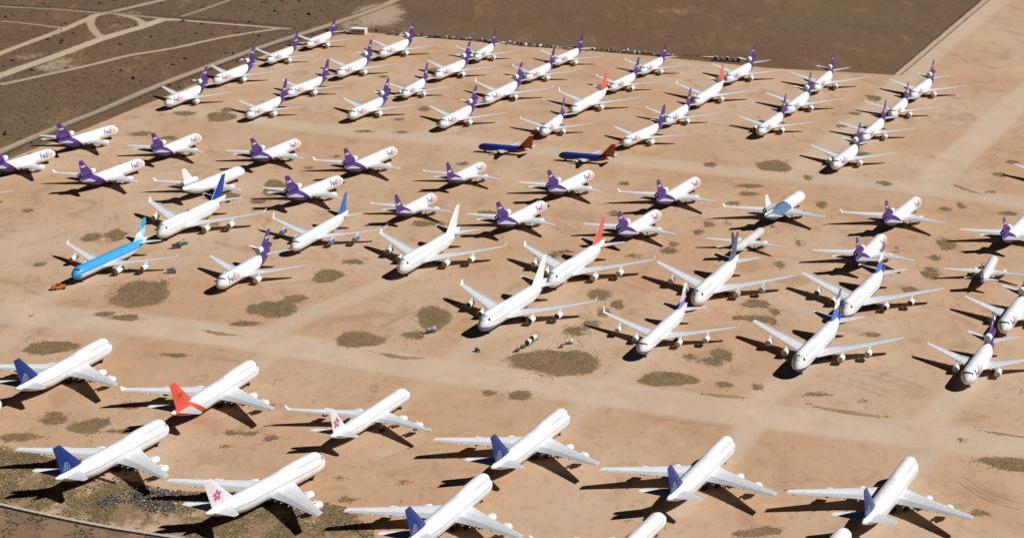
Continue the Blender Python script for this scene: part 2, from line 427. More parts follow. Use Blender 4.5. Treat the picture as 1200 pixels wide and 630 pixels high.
# brown desert out to the horizon
xs = np.concatenate([[-12000, -4000, -1500, -800], np.arange(-520, 521, 8), [800, 1500, 4000, 12000]])
ys = np.concatenate([[-4000, -1500, -700], np.arange(-420, 1001, 8), [1400, 2500, 5000, 12000, 25000]])
me, V = grid_mesh('ground', xs, ys, 0.0)
bare = np.zeros(len(V))
for b in BARE:
    bare = np.maximum(bare, blob(V, b) * b[4])
set_attr(me, 'bare', bare)
o = link_obj('ground', me, mat=M_SCRUB)
o['kind'] = 'structure'

# the tan dirt apron the aircraft stand on
AP = np.array(APRON)


def apron_signed(x, y):
    d = seg_dist(x, y, [tuple(p) for p in AP] + [tuple(AP[0])])
    return np.where(in_poly(x, y, AP), d, -d)


xs = np.arange(-430, 520, 3.2)
ys = np.arange(-420, 830, 3.6)
me, V = grid_mesh('apron', xs, ys, 0.03, keep=lambda x, y: apron_signed(x, y) > -9)
sd = apron_signed(V[:, 0], V[:, 1])
set_attr(me, 'inside', np.clip(0.5 + sd / 9.0, 0, 1))
rd = np.zeros(len(V))
for n_, wd_, st_, pl_ in ROADS:
    d = seg_dist(V[:, 0], V[:, 1], [tuple(q) for q in spline(pl_, 12)])
    rd = np.maximum(rd, st_ * np.clip(1.15 - 0.75 * (d / (wd_ * 0.5)) ** 2, 0, 1))
set_attr(me, 'road', rd)
wv = np.zeros(len(V))
for e in VEG:
    ang = np.arctan2((V[:, 1] - e[1]) / e[3], (V[:, 0] - e[0]) / e[2])
    ph = e[0] * 0.7 + e[1] * 0.3
    wob = 1 + 0.10 * np.sin(2 * ang + ph) + 0.08 * np.sin(3 * ang + 2 * ph) + 0.03 * np.sin(7 * ang + 3 * ph)
    q = np.hypot((V[:, 0] - e[0]) / e[2], (V[:, 1] - e[1]) / e[3]) / wob
    wv = np.maximum(wv, np.clip(1.15 - 0.62 * q ** 2, 0, 1) * (1.0 if e[2] * e[3] > 70 else 0.72))
wsd = seg_dist(V[:, 0], V[:, 1], WEEDPOLY + WEEDPOLY[:1]) * np.where(in_poly(V[:, 0], V[:, 1], WEEDPOLY), 1, -1)
wv = np.maximum(wv, 0.56 * np.clip(0.5 + wsd / 16.0, 0, 1))
set_attr(me, 'weed', wv)
set_attr(me, 'red', np.clip(0.5 + seg_dist(V[:, 0], V[:, 1], REDPOLY + REDPOLY[:1]) * np.where(in_poly(V[:, 0], V[:, 1], REDPOLY), 1, -1) / 8.0, 0, 1))
o = link_obj('apron', me, mat=M_APRON)
o['kind'] = 'structure'


def strip(name, pl, width, strength, z, mat, kind='structure', step=6.0, across=5):
    P = spline(pl, step)
    T = np.gradient(P, axis=0)
    T /= np.linalg.norm(T, axis=1)[:, None]
    N = np.stack([-T[:, 1], T[:, 0]], 1)
    V, ins = [], []
    u = np.linspace(-1, 1, across)
    for p, n in zip(P, N):
        for a in u:
            V.append((p[0] + n[0] * a * width * 0.8, p[1] + n[1] * a * width * 0.8, z))
            ins.append(1.0 - abs(a) ** 1.6)
    F = []
    for i in range(len(P) - 1):
        for j in range(across - 1):
            q = i * across + j
            F.append((q, q + 1, q + across + 1, q + across))
    me = mesh_from(name, V, F)
    end = np.minimum(np.arange(len(P)), np.arange(len(P))[::-1])
    fade = np.repeat(np.clip(0.35 + end * 0.3, 0, 1), across)
    ins = np.array(ins) * fade
    if mat is M_PATH:                                      # where paths meet, their beaten earth runs together
        A = np.array(V)
        st = np.full(len(V), strength)
        for n2, wd2, st2, pl2 in PATHS:
            dd = seg_dist(A[:, 0], A[:, 1], [tuple(q) for q in spline(pl2, 12)])
            v2 = np.clip(1 - (dd / (wd2 * 1.0)) ** 1.6, 0, 1)
            st = np.where(v2 * st2 > ins * st, st2, st)
            ins = np.maximum(ins, v2)
        set_attr(me, 'inside', ins)
        set_attr(me, 'strength', st)
    else:
        set_attr(me, 'inside', ins)
        set_attr(me, 'strength', np.full(len(V), strength))
    o = link_obj(name, me, mat=mat)
    o['kind'] = kind
    return o


for i, (n_, wd_, st_, pl_) in enumerate(PATHS):
    strip(n_, pl_, wd_ * 1.25, st_, 0.05 + 0.004 * i, M_PATH, step=8)
# tyre tracks: pairs of faint darker ruts
for i, pl_ in enumerate(TRACKS):
    for s_ in (-1, 1):
        q = [(x + 1.5 * s_, y + 2.6 * s_) for x, y in pl_]
        strip('tyre_track', q, 2.6, 0.7, 0.06 + 0.003 * (2 * i + (s_ > 0)), M_TRACK, step=4, across=3)


# low berms of dug-up soil along the road edges
M_BERM = soil_mat('berm_soil', lambda k, g: k.mix(0.55, g['Tan'], k.mix(0.5, g['Weed'], (0.20, 0.105, 0.06))), 0.6)


def berm(pl, h=0.7, wd=2.2):
    P = spline(pl, 2.5)
    T = np.gradient(P, axis=0)
    T /= np.linalg.norm(T, axis=1)[:, None]
    N = np.stack([-T[:, 1], T[:, 0]], 1)
    prof = [(-1, 0.0), (-0.55, 0.45), (0, 1.0), (0.5, 0.55), (1, 0.0)]
    V, F = [], []
    m = len(prof)
    L = len(P)
    for i, (p, n) in enumerate(zip(P, N)):
        f = max(0.0, math.sin(math.pi * i / (L - 1))) ** 0.6 * random.uniform(0.3, 1.1)
        wv_ = random.uniform(0.5, 1.3) * (0.15 + 0.85 * min(1.0, 4.0 * min(i, L - 1 - i) / L))
        for a, hh in prof:
            V.append((p[0] + n[0] * a * wd * wv_, p[1] + n[1] * a * wd * wv_, -0.02 + hh * h * f * random.uniform(0.8, 1.2)))
    for i in range(L - 1):
        for j in range(m - 1):
            q = i * m + j
            F.append((q, q + 1, q + m + 1, q + m))
    o = link_obj('soil_berm', mesh_from('soil_berm', V, F, True), mat=M_BERM)
    o['kind'] = 'structure'


for b in BERMS:
    berm(b)

# ---------------------------------------------------------------- aircraft: shapes
# s = metres aft of the nose; an aircraft's own x axis points forward, z up, origin on the ground below the wing
T = {  # R is wider than true size, imitating bloom around overexposed white skin
    'B747': dict(s0=33.0, R=3.42, zc=5.25, L=68.6, nose=8.5, tail=46.0, two=True,
                 wing=[(0.0, 19.0, 17.0), (3.2, 21.3, 14.8), (12.0, 29.2, 10.4), (31.9, 46.3, 4.0)], wz=3.5, dih=6.6, winglet=1.6,
                 tp=[(0.0, 55.0, 10.0), (11.0, 64.6, 2.7)], tpz=7.2, tpd=8.0,
                 fin=[(7.6, 50.5, 14.8), (9.0, 53.0, 12.0), (19.2, 64.9, 4.3)],
                 eng=[(11.7, 24.0, 2.45, 1.36, 4.6), (20.9, 32.0, 3.25, 1.36, 4.6)], ng=7.6, mg=[(1.9, 34.6), (5.5, 31.6)], fair=(6.0, 9.5, 14.5, 18.5, 23.0)),
    'A340': dict(s0=31.0, R=3.02, zc=4.95, L=62.8, nose=6.5, tail=43.5,
                 wing=[(0.0, 19.2, 13.5), (2.8, 21.2, 11.8), (10.2, 26.4, 7.3), (29.6, 39.2, 2.4)], wz=3.7, dih=5.2, winglet=2.1,
                 tp=[(0.0, 51.5, 7.4), (9.7, 58.3, 2.3)], tpz=6.5, tpd=6.0,
                 fin=[(6.8, 49.5, 10.6), (8.0, 51.2, 9.0), (16.8, 59.4, 3.1)],
                 eng=[(9.4, 20.6, 2.3, 1.15, 4.7), (19.2, 27.2, 3.1, 1.15, 4.7)], ng=6.7, mg=[(5.3, 32.2)], fair=(7.0, 12.0, 16.5, 21.0)),
    'MD11': dict(s0=31.5, R=3.20, zc=5.0, L=58.0, nose=7.0, tail=39.0, tri=True,
                 wing=[(0.0, 21.6, 15.6), (3.0, 24.0, 13.2), (9.6, 29.6, 8.3), (25.5, 42.4, 2.6)], wz=3.6, dih=5.6, winglet=2.0,
                 tp=[(0.0, 49.6, 7.4), (9.0, 56.6, 2.5)], tpz=6.9, tpd=9.0,
                 fin=[(11.1, 48.0, 8.6), (12.4, 49.4, 7.4), (17.5, 54.6, 3.6)], teng=(45.2, 10.25, 1.45, 13.2),
                 eng=[(8.5, 23.8, 2.2, 1.36, 5.0)], ng=6.4, mg=[(0.0, 31.0), (5.3, 31.2)], fair=(6.0, 11.0, 15.5)),
    'DC10': dict(s0=28.0, R=3.20, zc=5.0, L=51.8, nose=7.0, tail=34.0, tri=True,
                 wing=[(0.0, 17.6, 15.0), (3.0, 19.8, 12.6), (9.4, 25.2, 8.0), (23.9, 37.1, 2.6)], wz=3.6, dih=5.8, winglet=0,
                 tp=[(0.0, 43.6, 7.8), (10.4, 51.4, 2.6)], tpz=6.9, tpd=9.0,
                 fin=[(11.1, 42.4, 8.6), (12.4, 43.8, 7.4), (17.5, 49.2, 3.7)], teng=(39.4, 10.25, 1.45, 13.0),
                 eng=[(8.4, 19.8, 2.2, 1.33, 5.0)], ng=6.4, mg=[(5.3, 28.0)], fair=(6.0, 11.0, 15.5)),
    'A300': dict(s0=25.0, R=3.02, zc=4.75, L=52.8, nose=6.5, tail=33.0,
                 wing=[(0.0, 16.6, 11.6), (2.8, 18.4, 10.0), (8.2, 22.0, 7.0), (22.0, 30.9, 2.4)], wz=3.3, dih=5.6, winglet=0,
                 tp=[(0.0, 43.4, 7.0), (8.1, 49.2, 2.4)], tpz=6.5, tpd=6.0,
                 fin=[(6.6, 41.3, 10.2), (7.8, 43.0, 8.6), (16.3, 50.0, 3.0)],
                 eng=[(7.9, 16.8, 2.1, 1.33, 5.0)], ng=6.5, mg=[(4.8, 25.0)], fair=(6.0, 10.5, 14.5)),
    'A310': dict(s0=21.5, R=3.02, zc=4.75, L=45.2, nose=6.5, tail=27.0,
                 wing=[(0.0, 13.2, 10.8), (2.8, 14.9, 9.4), (8.0, 18.3, 6.3), (21.5, 26.8, 2.2)], wz=3.3, dih=5.6, winglet=0.9,
                 tp=[(0.0, 36.4, 6.6), (8.1, 41.9, 2.3)], tpz=6.5, tpd=6.0,
                 fin=[(6.6, 34.2, 10.0), (7.8, 35.9, 8.4), (15.6, 42.9, 3.0)],
                 eng=[(7.7, 13.4, 2.1, 1.33, 5.0)], ng=6.4, mg=[(4.8, 21.6)], fair=(6.0, 10.5, 14.5)),
    'B757': dict(s0=23.0, R=2.1, zc=3.9, L=46.9, nose=5.0, tail=31.0,
                 wing=[(0.0, 15.6, 9.6), (1.9, 16.8, 8.4), (7.0, 20.0, 5.2), (18.9, 27.6, 1.8)], wz=2.8, dih=5.4, winglet=0,
                 tp=[(0.0, 38.8, 5.4), (7.6, 43.6, 1.9)], tpz=5.1, tpd=6.5,
                 fin=[(5.1, 36.3, 8.8), (6.2, 37.8, 7.3), (13.4, 43.4, 2.8)],
                 eng=[(6.5, 14.8, 1.9, 1.1, 4.8)], ng=5.0, mg=[(3.7, 23.4)], fair=(5.0, 9.0, 13.0)),
    'B737': dict(s0=16.0, R=2.0, zc=2.95, L=32.2, nose=4.2, tail=20.5,
                 wing=[(0.0, 10.6, 7.6), (1.9, 11.9, 6.6), (5.2, 14.0, 4.4), (14.4, 18.6, 1.6)], wz=2.1, dih=6.0, winglet=0,
                 tp=[(0.0, 26.8, 4.2), (6.3, 30.6, 1.4)], tpz=4.0, tpd=7.0,
                 fin=[(4.2, 22.6, 9.0), (5.2, 24.6, 7.2), (11.0, 30.0, 2.6)],
                 eng=[(4.9, 9.6, 1.35, 0.92, 3.4)], ng=3.9, mg=[(2.6, 16.3)], fair=(4.0, 7.5)),
}


def sstep(a, b, x):
    t = min(1.0, max(0.0, (x - a) / (b - a)))
    return t * t * (3 - 2 * t)


def fus_ring(P, s):
    """centre height, scale, lobe offset and lobe radius of the fuselage section at s"""
    R, zc, L = P['R'], P['zc'], P['L']
    k, dz = 1.0, 0.0
    if s < P['nose']:
        t = max(s / P['nose'], 0.0)
        k = (1 - (1 - t) ** 2.1) ** 0.60 if t > 0 else 0.0
        dz = -0.16 * R * (1 - t) ** 1.5
    if s > P['tail']:
        t = (s - P['tail']) / (L - P['tail'])
        k = max(0.10, 1 - 0.88 * t ** 1.65)
        dz = 0.78 * R * t ** 1.7
    return zc + dz, k


def fus_r(P, s, th):
    """centre height and radius of the skin; the jumbo has a second, upper lobe with its own blunt front"""
    zc, k = fus_ring(P, s)
    R = P['R']
    r = k * R
    if P.get('two'):
        fade = sstep(19.0, 31.0, s)
        lobes = [(0.6 * k, R * k)]
        if s > 2.0 and fade < 1:
            t = min(1.0, (s - 2.0) / 5.5)
            k2 = (1 - (1 - t) ** 2.2) ** 0.5
            lobes.append((2.25 * (1 - fade) + 0.6 * fade, (2.62 * (1 - fade) + R * fade) * k2))
        for d, r2 in lobes:
            q = r2 * r2 - (d * math.cos(th)) ** 2
            if q > 0 and (r2 > d or math.sin(th) > 0):
                r = max(r, d * math.sin(th) + math.sqrt(q))
    return zc, r


def fus_pt(P, s, th, off=0.0):
    zc, r = fus_r(P, s, th)
    r += off
    return (P['s0'] - s, math.cos(th) * r, zc + math.sin(th) * r)


def make_fuselage(name, P, n=28):
    ss = [P['nose'] * (t ** 1.8) for t in np.linspace(0.06, 1, 15)]
    ss += list(np.linspace(P['nose'], P['tail'], 16))[1:]
    ss += list(np.linspace(P['tail'], P['L'], 12))[1:]
    V, F = [], []
    for s in ss:
        for j in range(n):
            V.append(fus_pt(P, s, 2 * math.pi * j / n))
    for i in range(len(ss) - 1):
        for j in range(n):
            a, b = i * n + j, i * n + (j + 1) % n
            F.append((a, b, b + n, a + n))
    zc, k = fus_ring(P, 0)
    V.append((P['s0'], 0, zc))
    V.append((P['s0'] - P['L'] - 0.25, 0, fus_ring(P, P['L'])[0]))
    for j in range(n):
        F.append((len(V) - 2, (j + 1) % n, j))
        q = (len(ss) - 1) * n
        F.append((len(V) - 1, q + j, q + (j + 1) % n))
    # belly fairing where the wings join
    b0 = len(V)
    w0, w1 = P['wing'][1][1] - 1.5, P['wing'][1][1] + P['wing'][1][2] + 3.0
    m, kk = 9, 10
    for i in range(m):
        t = i / (m - 1)
        f = math.sin(math.pi * min(max(t, 0.02), 0.98)) ** 0.45
        for j in range(kk):
            a = math.pi + math.pi * j / (kk - 1)
            V.append((P['s0'] - (w0 + (w1 - w0) * t), math.cos(a) * P['R'] * (0.55 + 0.5 * f),
                      P['zc'] - P['R'] * 0.45 + math.sin(a) * P['R'] * (0.35 + 0.32 * f)))
    for i in range(m - 1):
        for j in range(kk - 1):
            a = b0 + i * kk + j
            F.append((a, a + 1, a + kk + 1, a + kk))
    me = mesh_from(name, V, F, True, mats=[M_BLANK])
    bm = bmesh.new()
    bm.from_mesh(me)
    bmesh.ops.recalc_face_normals(bm, faces=bm.faces)
    bm.to_mesh(me)
    bm.free()
    return me


AIR = [(0.0, 0.0), (0.03, 0.38), (0.13, 0.78), (0.38, 1.0), (0.70, 0.62), (1.0, 0.03)]


def loft(name, st, axis, mats, midx_of=None, extra=None):
    """st: (x_le, y, z, chord, half thickness); airfoil sections joined into a closed surface"""
    V, F, M = [], [], []
    ring = [(c, t) for c, t in AIR] + [(c, -t) for c, t in reversed(AIR[1:-1])]
    ring = ring[:len(AIR)] + [(1.0, -0.03)] + ring[len(AIR):]
    n = len(ring)
    for (x, y, z, ch, th) in st:
        for c, t in ring:
            if axis == 'z':
                V.append((x - c * ch, y, z + t * th))
            else:
                V.append((x - c * ch, y + t * th, z))
    for i in range(len(st) - 1):
        for j in range(n):
            a, b = i * n + j, i * n + (j + 1) % n
            F.append((a, b, b + n, a + n))
            c = (ring[j][0] + ring[(j + 1) % n][0]) / 2
            M.append(1 if c < 0.10 else (2 if c > 0.70 else 0))
    F.append(tuple(range(n)))
    M.append(0)
    q = (len(st) - 1) * n
    F.append(tuple(q + j for j in range(n)))
    M.append(0)
    if extra:
        for ev, ef in extra:
            b0 = len(V)
            V += ev
            F += [tuple(b0 + i for i in f) for f in ef]
            M += [0] * len(ef)
    me = mesh_from(name, V, F, False, mats=mats, midx=M)
    bm = bmesh.new()
    bm.from_mesh(me)
    bmesh.ops.recalc_face_normals(bm, faces=bm.faces)
    bm.to_mesh(me)
    bm.free()
    return me


def lerp_st(st, y):
    for (y0, s0, c0), (y1, s1, c1) in zip(st[:-1], st[1:]):
        if y <= y1:
            t = (y - y0) / (y1 - y0)
            return s0 + (s1 - s0) * t, c0 + (c1 - c0) * t
    return st[-1][1], st[-1][2]


def canoe(x0, y, z, ln, r):
    V, F = [], []
    prof = [(0, 0.05), (0.2, 0.75), (0.5, 1.0), (0.8, 0.6), (1.0, 0.05)]
    for t, k in prof:
        for j in range(6):
            a = math.pi * 2 * j / 6
            V.append((x0 - t * ln, y + math.cos(a) * r * k * 0.8, z + math.sin(a) * r * k * 1.2))
    for i in range(4):
        for j in range(6):
            a, b = i * 6 + j, i * 6 + (j + 1) % 6
            F.append((a, b, b + 6, a + 6))
    return V, F


def make_wing(name, P, side):
    d = math.tan(math.radians(P['dih']))
    st = []
    ys = sorted(set([w[0] for w in P['wing']] + [(P['wing'][2][0] + P['wing'][3][0]) / 2]))
    half = P['wing'][-1][0]
    for y in ys:
        s, c = lerp_st(P['wing'], y)
        z = P['wz'] + max(0, y - P['wing'][1][0]) * d + 0.4 * (y / half) ** 2
        st.append((P['s0'] - s, side * y, z, c, c * (0.062 - 0.018 * y / half)))
    ex = []
    for y in P['fair']:
        s, c = lerp_st(P['wing'], y)
        z = P['wz'] + max(0, y - P['wing'][1][0]) * d + 0.4 * (y / half) ** 2
        ln = min(6.0, c * 0.75)
        ex.append(canoe(P['s0'] - (s + c * 0.94 - ln * 0.72), side * y, z - 0.04 * c, ln, 0.075 * ln))
    return loft(name, st, 'z', [M_WING, M_SLAT, M_FLAP], extra=ex), st[-1]


def make_tailplane(name, P, side):
    d = math.tan(math.radians(P['tpd']))
    st = []
    for y, s, c in P['tp']:
        st.append((P['s0'] - s, side * y, P['tpz'] + y * d, c, c * 0.045))
    return loft(name, st, 'z', [M_WING, M_SLAT, M_WING])


def fin_half(P, s, z):
    """half thickness of the fin at s, z (None outside)"""
    st = [(f[0], f[1], f[2]) for f in P['fin']]
    sl, c = lerp_st(st, z)
    u = (s - sl) / c
    if u <= 0 or u >= 1:
        return None
    th = c * 0.05
    for (a, ta), (b, tb) in zip(AIR[:-1], AIR[1:]):
        if u <= b:
            return th * (ta + (tb - ta) * (u - a) / (b - a))
    return 0.05


def make_fin(name, P):
    st = [(P['s0'] - s, 0, z, c, c * 0.05) for z, s, c in P['fin']]
    z, s, c = P['fin'][-1]
    st.append((P['s0'] - s - 0.5, 0, z + 0.25, c * 0.8, c * 0.02))
    return loft(name, st, 'y', [M_BLANK, M_BLANK, M_BLANK])


def lathe_x(prof, n=18, close=False):
    V, F = [], []
    for ds, r in prof:
        for j in range(n):
            a = 2 * math.pi * j / n
            V.append((-ds, math.cos(a) * r, math.sin(a) * r))
    for i in range(len(prof) - 1):
        for j in range(n):
            a, b = i * n + j, i * n + (j + 1) % n
            F.append((a, b, b + n, a + n))
    if close:
        F.append(tuple(range(n)))
        q = (len(prof) - 1) * n
        F.append(tuple(q + j for j in range(n))[::-1])
    return V, F


def fixn(me):
    bm = bmesh.new()
    bm.from_mesh(me)
    bmesh.ops.recalc_face_normals(bm, faces=bm.faces)
    bm.to_mesh(me)
    bm.free()
    return me


def make_engine_parts(P, r, ln, key):
    V, F = lathe_x([(0.9, 0.80 * r), (0.25, 0.80 * r), (0.0, 0.90 * r), (0.25, 0.985 * r), (ln * 0.38, 1.02 * r), (ln * 0.7, 0.95 * r),
                    (ln, 0.80 * r), (ln - 0.05, 0.74 * r), (ln - 0.8, 0.70 * r)])
    nac = mesh_from('nacelle_' + key, V, F, True, mats=[M_BLANK])
    V, F = lathe_x([(0.22, 0.815 * r), (0.14, 0.45 * r), (0.10, 0.02)], close=True)
    cover = mesh_from('intake_cover_' + key, V, F, False, mats=[M_COVER])
    V, F = lathe_x([(ln - 0.85, 0.70 * r), (ln - 0.8, 0.58 * r), (ln + 0.9, 0.46 * r), (ln + 1.1, 0.36 * r), (ln + 1.05, 0.30 * r), (ln + 2.0, 0.05)], close=True)
    noz = fixn(mesh_from('exhaust_' + key, V, F, True, mats=[M_METAL]))
    return nac, cover, noz


def make_pylon(r, ln, dz, key):
    # from the nacelle's top up and back to the wing's underside
    h = max(dz, r * 1.02)
    pr = [(0.8, r * 0.9), (ln * 0.5, r * 0.95), (ln + 2.6, h * 0.92), (ln + 3.6, h), (ln * 0.75, h + 0.12), (1.6, r + 0.30)]
    V = [(-x, sy * 0.22, z) for sy in (-1, 1) for x, z in pr]
    n = len(pr)
    F = [tuple(range(n))[::-1], tuple(range(n, 2 * n))] + [(j, (j + 1) % n, n + (j + 1) % n, n + j) for j in range(n)]
    return fixn(mesh_from('pylon_' + key, V, F, False, mats=[M_WING]))


def cyl(V, F, p0, p1, r, n=8):
    p0, p1 = Vector(p0), Vector(p1)
    d = (p1 - p0).normalized()
    a = d.orthogonal().normalized()
    b = d.cross(a)
    q = len(V)
    for p in (p0, p1):
        for j in range(n):
            t = 2 * math.pi * j / n
            V.append(tuple(p + a * math.cos(t) * r + b * math.sin(t) * r))
    for j in range(n):
        F.append((q + j, q + (j + 1) % n, q + n + (j + 1) % n, q + n + j))
    F.append(tuple(q + j for j in range(n))[::-1])
    F.append(tuple(q + n + j for j in range(n)))


def box(V, F, c, h, rz=0.0):
    q = len(V)
    cr, sr = math.cos(rz), math.sin(rz)
    for sx in (-1, 1):
        for sy in (-1, 1):
            for sz in (-1, 1):
                x, y = sx * h[0], sy * h[1]
                V.append((c[0] + x * cr - y * sr, c[1] + x * sr + y * cr, c[2] + sz * h[2]))
    for f in ((0, 1, 3, 2), (4, 6, 7, 5), (0, 4, 5, 1), (2, 3, 7, 6), (0, 2, 6, 4), (1, 5, 7, 3)):
        F.append(tuple(q + i for i in f))


def make_gear(key, top, wr, bogie):
    """strut mesh and wheel mesh, origin on the ground under the strut"""
    V, F = [], []
    cyl(V, F, (0, 0, wr * 0.8), (0, 0, top), 0.17)
    cyl(V, F, (0.1, 0, wr + 0.4), (1.5, 0, top), 0.09, 6)
    if bogie:
        box(V, F, (0, 0, wr), (1.0, 0.12, 0.12))
    strut = mesh_from('strut_' + key, V, F, False, mats=[M_STRUT])
    V, F = [], []
    for x in ((-0.8, 0.8) if bogie else (0.0,)):
        for y in (-0.42, 0.42):
            cyl(V, F, (x, y - 0.2, wr), (x, y + 0.2, wr), wr, 12)
    wheels = mesh_from('wheels_' + key, V, F, False, mats=[M_TYRE])
    return strut, wheels


def text_verts(body):
    cu = bpy.data.curves.new('t', 'FONT')
    cu.body = body
    cu.size = 1.0
    cu.resolution_u = 2
    cu.offset = 0.022
    ob = bpy.data.objects.new('t', cu)
    COL.objects.link(ob)
    dg = bpy.context.evaluated_depsgraph_get()
    me = bpy.data.meshes.new_from_object(ob.evaluated_get(dg))
    bpy.data.objects.remove(ob)
    bm = bmesh.new()
    bm.from_mesh(me)
    bmesh.ops.triangulate(bm, faces=bm.faces)
    bmesh.ops.subdivide_edges(bm, edges=[e for e in bm.edges if e.calc_length() > 0.25], cuts=2)
    bmesh.ops.triangulate(bm, faces=bm.faces)
    V = [tuple(v.co) for v in bm.verts]
    F = [tuple(v.index for v in f.verts) for f in bm.faces]
    bm.free()
    bpy.data.meshes.remove(me)
    return V, F


def wrap_text(key, body, P, side, s_start, height, th0, rev, x_off):
    """lettering laid on the fuselage skin; returns mesh and its length"""
    V, F = TXT[body]
    k = height / 0.70
    wdt = max(v[0] for v in V) * k
    out = []
    for x, y, z in V:
        s = (s_start - (x_off + x * k)) if rev else (s_start + x_off + x * k)
        th = th0 + (y * k - height / 2) / P['R']
        th = th if side > 0 else math.pi - th
        out.append(fus_pt(P, s, th, 0.03))
    return mesh_from(key, out, F, False, mats=[M_BLANK]), wdt


def on_fin(key, shapes, P, side, mat):
    """flat emblem laid on the fin's side; shapes: list of (verts[(s, z)], faces)"""
    V, F = [], []
    for vv, ff in shapes:
        q = len(V)
        for s, z in vv:
            h = fin_half(P, s, z)
            V.append((P['s0'] - s, side * ((h or 0.05) + 0.03), z))
        F += [tuple(q + i for i in f) for f in ff]
    return mesh_from(key, V, F, False, mats=[mat])


# ---------------------------------------------------------------- aircraft: materials
M_BLANK = plain('blank_paint', (0.6, 0.6, 0.6))
M_COVER = plain('intake_cover_cloth', (0.62, 0.55, 0.46), 0.8, 0, 0.15)
M_COVW = plain('intake_cover_white', (0.70, 0.68, 0.64), 0.8, 0, 0.12)
M_COVG = plain('intake_cover_grey', (0.36, 0.34, 0.32), 0.8, 0, 0.12)
M_METAL = plain('exhaust_metal', (0.22, 0.20, 0.19), 0.4, 0.8, 0.15)
M_STRUT = plain('gear_strut', (0.35, 0.35, 0.35), 0.5)
M_TYRE = plain('tyre_rubber', (0.025, 0.025, 0.025), 0.85)
M_GLASS = plain('cockpit_glass', (0.02, 0.022, 0.028), 0.15, 0, 0.0)
M_DARK = plain('dark_fan', (0.03, 0.03, 0.035), 0.5)


def wing_paint(name, col, streak):
    m, nt, b = new_mat(name)
    k = NB(nt)
    tc = k.n('ShaderNodeTexCoord').outputs['Object']
    f = k.noise(k.vmul(tc, (0.25, 1.6, 1.0)), 1.0, 5, 0.65)
    g = k.noise(k.vmul(tc, (1.0, 0.4, 1.0)), 1.0, 3, 0.5)
    c = k.mix(k.ramp(f, 0.40, 0.75), col, tuple(x * (1 - streak) for x in col))
    c = k.mix(k.math('MULTIPLY', k.ramp(g, 0.5, 0.7), 0.25), c, tuple(x * 0.8 for x in col))
    k.link(c, b.inputs['Base Color'])
    b.inputs['Roughness'].default_value = 0.42
    return m


M_WING = wing_paint('wing_grey', (0.62, 0.635, 0.655), 0.2)
M_SLAT = wing_paint('slat_metal', (0.60, 0.60, 0.61), 0.2)
M_FLAP = wing_paint('flap_grey', (0.42, 0.43, 0.45), 0.25)
WHITE = (0.735, 0.75, 0.77)
PURPLE = (0.072, 0.030, 0.165)
_cache = {}


def paint(name, fn, rough=0.32):
    """painted skin: fn(k, gx, gz, obj) gives the colour; gx 0 tail..1 nose, gz 0 belly..1 roof. Light grime on top"""
    if name in _cache:
        return _cache[name]
    m, nt, b = new_mat(name)
    k = NB(nt)
    t = k.n('ShaderNodeTexCoord')
    gen = k.sep(t.outputs['Generated'])
    obj = t.outputs['Object']
    c = fn(k, gen[0], gen[2], obj)
    f = k.noise(k.vmul(obj, (0.35, 0.35, 1.3)), 1.0, 6, 0.65)
    c = k.mix(k.math('MULTIPLY', k.ramp(f, 0.45, 0.75), 0.75), c, (0.80, 0.775, 0.74), 'MULTIPLY')
    # skin panels differ a little in tone, and grime runs down from the seams
    ox = k.sep(obj)
    wn_ = k.n('ShaderNodeTexWhiteNoise', noise_dimensions='2D')
    cv = k.n('ShaderNodeCombineXYZ')
    k.link(k.math('FLOOR', k.math('DIVIDE', ox[0], 5.3)), cv.inputs[0])
    k.link(k.math('FLOOR', k.math('DIVIDE', ox[2], 1.9)), cv.inputs[1])
    k.link(cv.outputs[0], wn_.inputs['Vector'])
    c = k.mix(k.math('MULTIPLY', wn_.outputs['Value'], 0.5), c, (0.86, 0.86, 0.855), 'MULTIPLY')
    seam = k.math('LESS_THAN', k.math('FRACT', k.math('DIVIDE', ox[0], 5.3)), 0.03)
    c = k.mix(k.math('MULTIPLY', seam, 0.45), c, (0.55, 0.55, 0.56), 'MULTIPLY')
    k.link(c, b.inputs['Base Color'])
    b.inputs['Roughness'].default_value = rough
    b.inputs['Coat Weight'].default_value = 0.03
    b.inputs['Specular IOR Level'].default_value = 0.3
    b.inputs['Coat Roughness'].default_value = 0.25
    _cache[name] = m
    return m


def solid(name, col, rough=0.35):
    return paint(name, lambda k, x, z, o: k.mix(0.0, col, col), rough)


def above(k, v, thr, w=0.012):
    return k.ramp(v, thr - w, thr + w, False)


def with_windows(k, c, obj, zs, s0, s_a, s_b, pitch=0.53):
    """rows of small dark cabin windows"""
    ob = k.sep(obj)
    on = k.math('LESS_THAN', k.math('FRACT', k.math('DIVIDE', ob[0], pitch)), 0.55)
    inx = k.math('MULTIPLY', k.math('LESS_THAN', ob[0], s0 - s_a), k.math('GREATER_THAN', ob[0], s0 - s_b))
    for zc, a0, b0 in zs:
        row = k.math('LESS_THAN', k.math('ABSOLUTE', k.math('SUBTRACT', ob[2], zc)), 0.19)
        inx = k.math('MULTIPLY', k.math('LESS_THAN', ob[0], s0 - a0), k.math('GREATER_THAN', ob[0], s0 - b0))
        f = k.math('MULTIPLY', k.math('MULTIPLY', row, on), inx)
        c = k.mix(f, c, (0.13, 0.135, 0.145))
    return c


def win_rows(typ):
    if typ == 'B747':
        return [(6.0, 5.5, 58.0), (8.55, 6.0, 20.0)]
    if typ == 'A340':
        return [(5.75, 6.0, 52.0)]
    return []


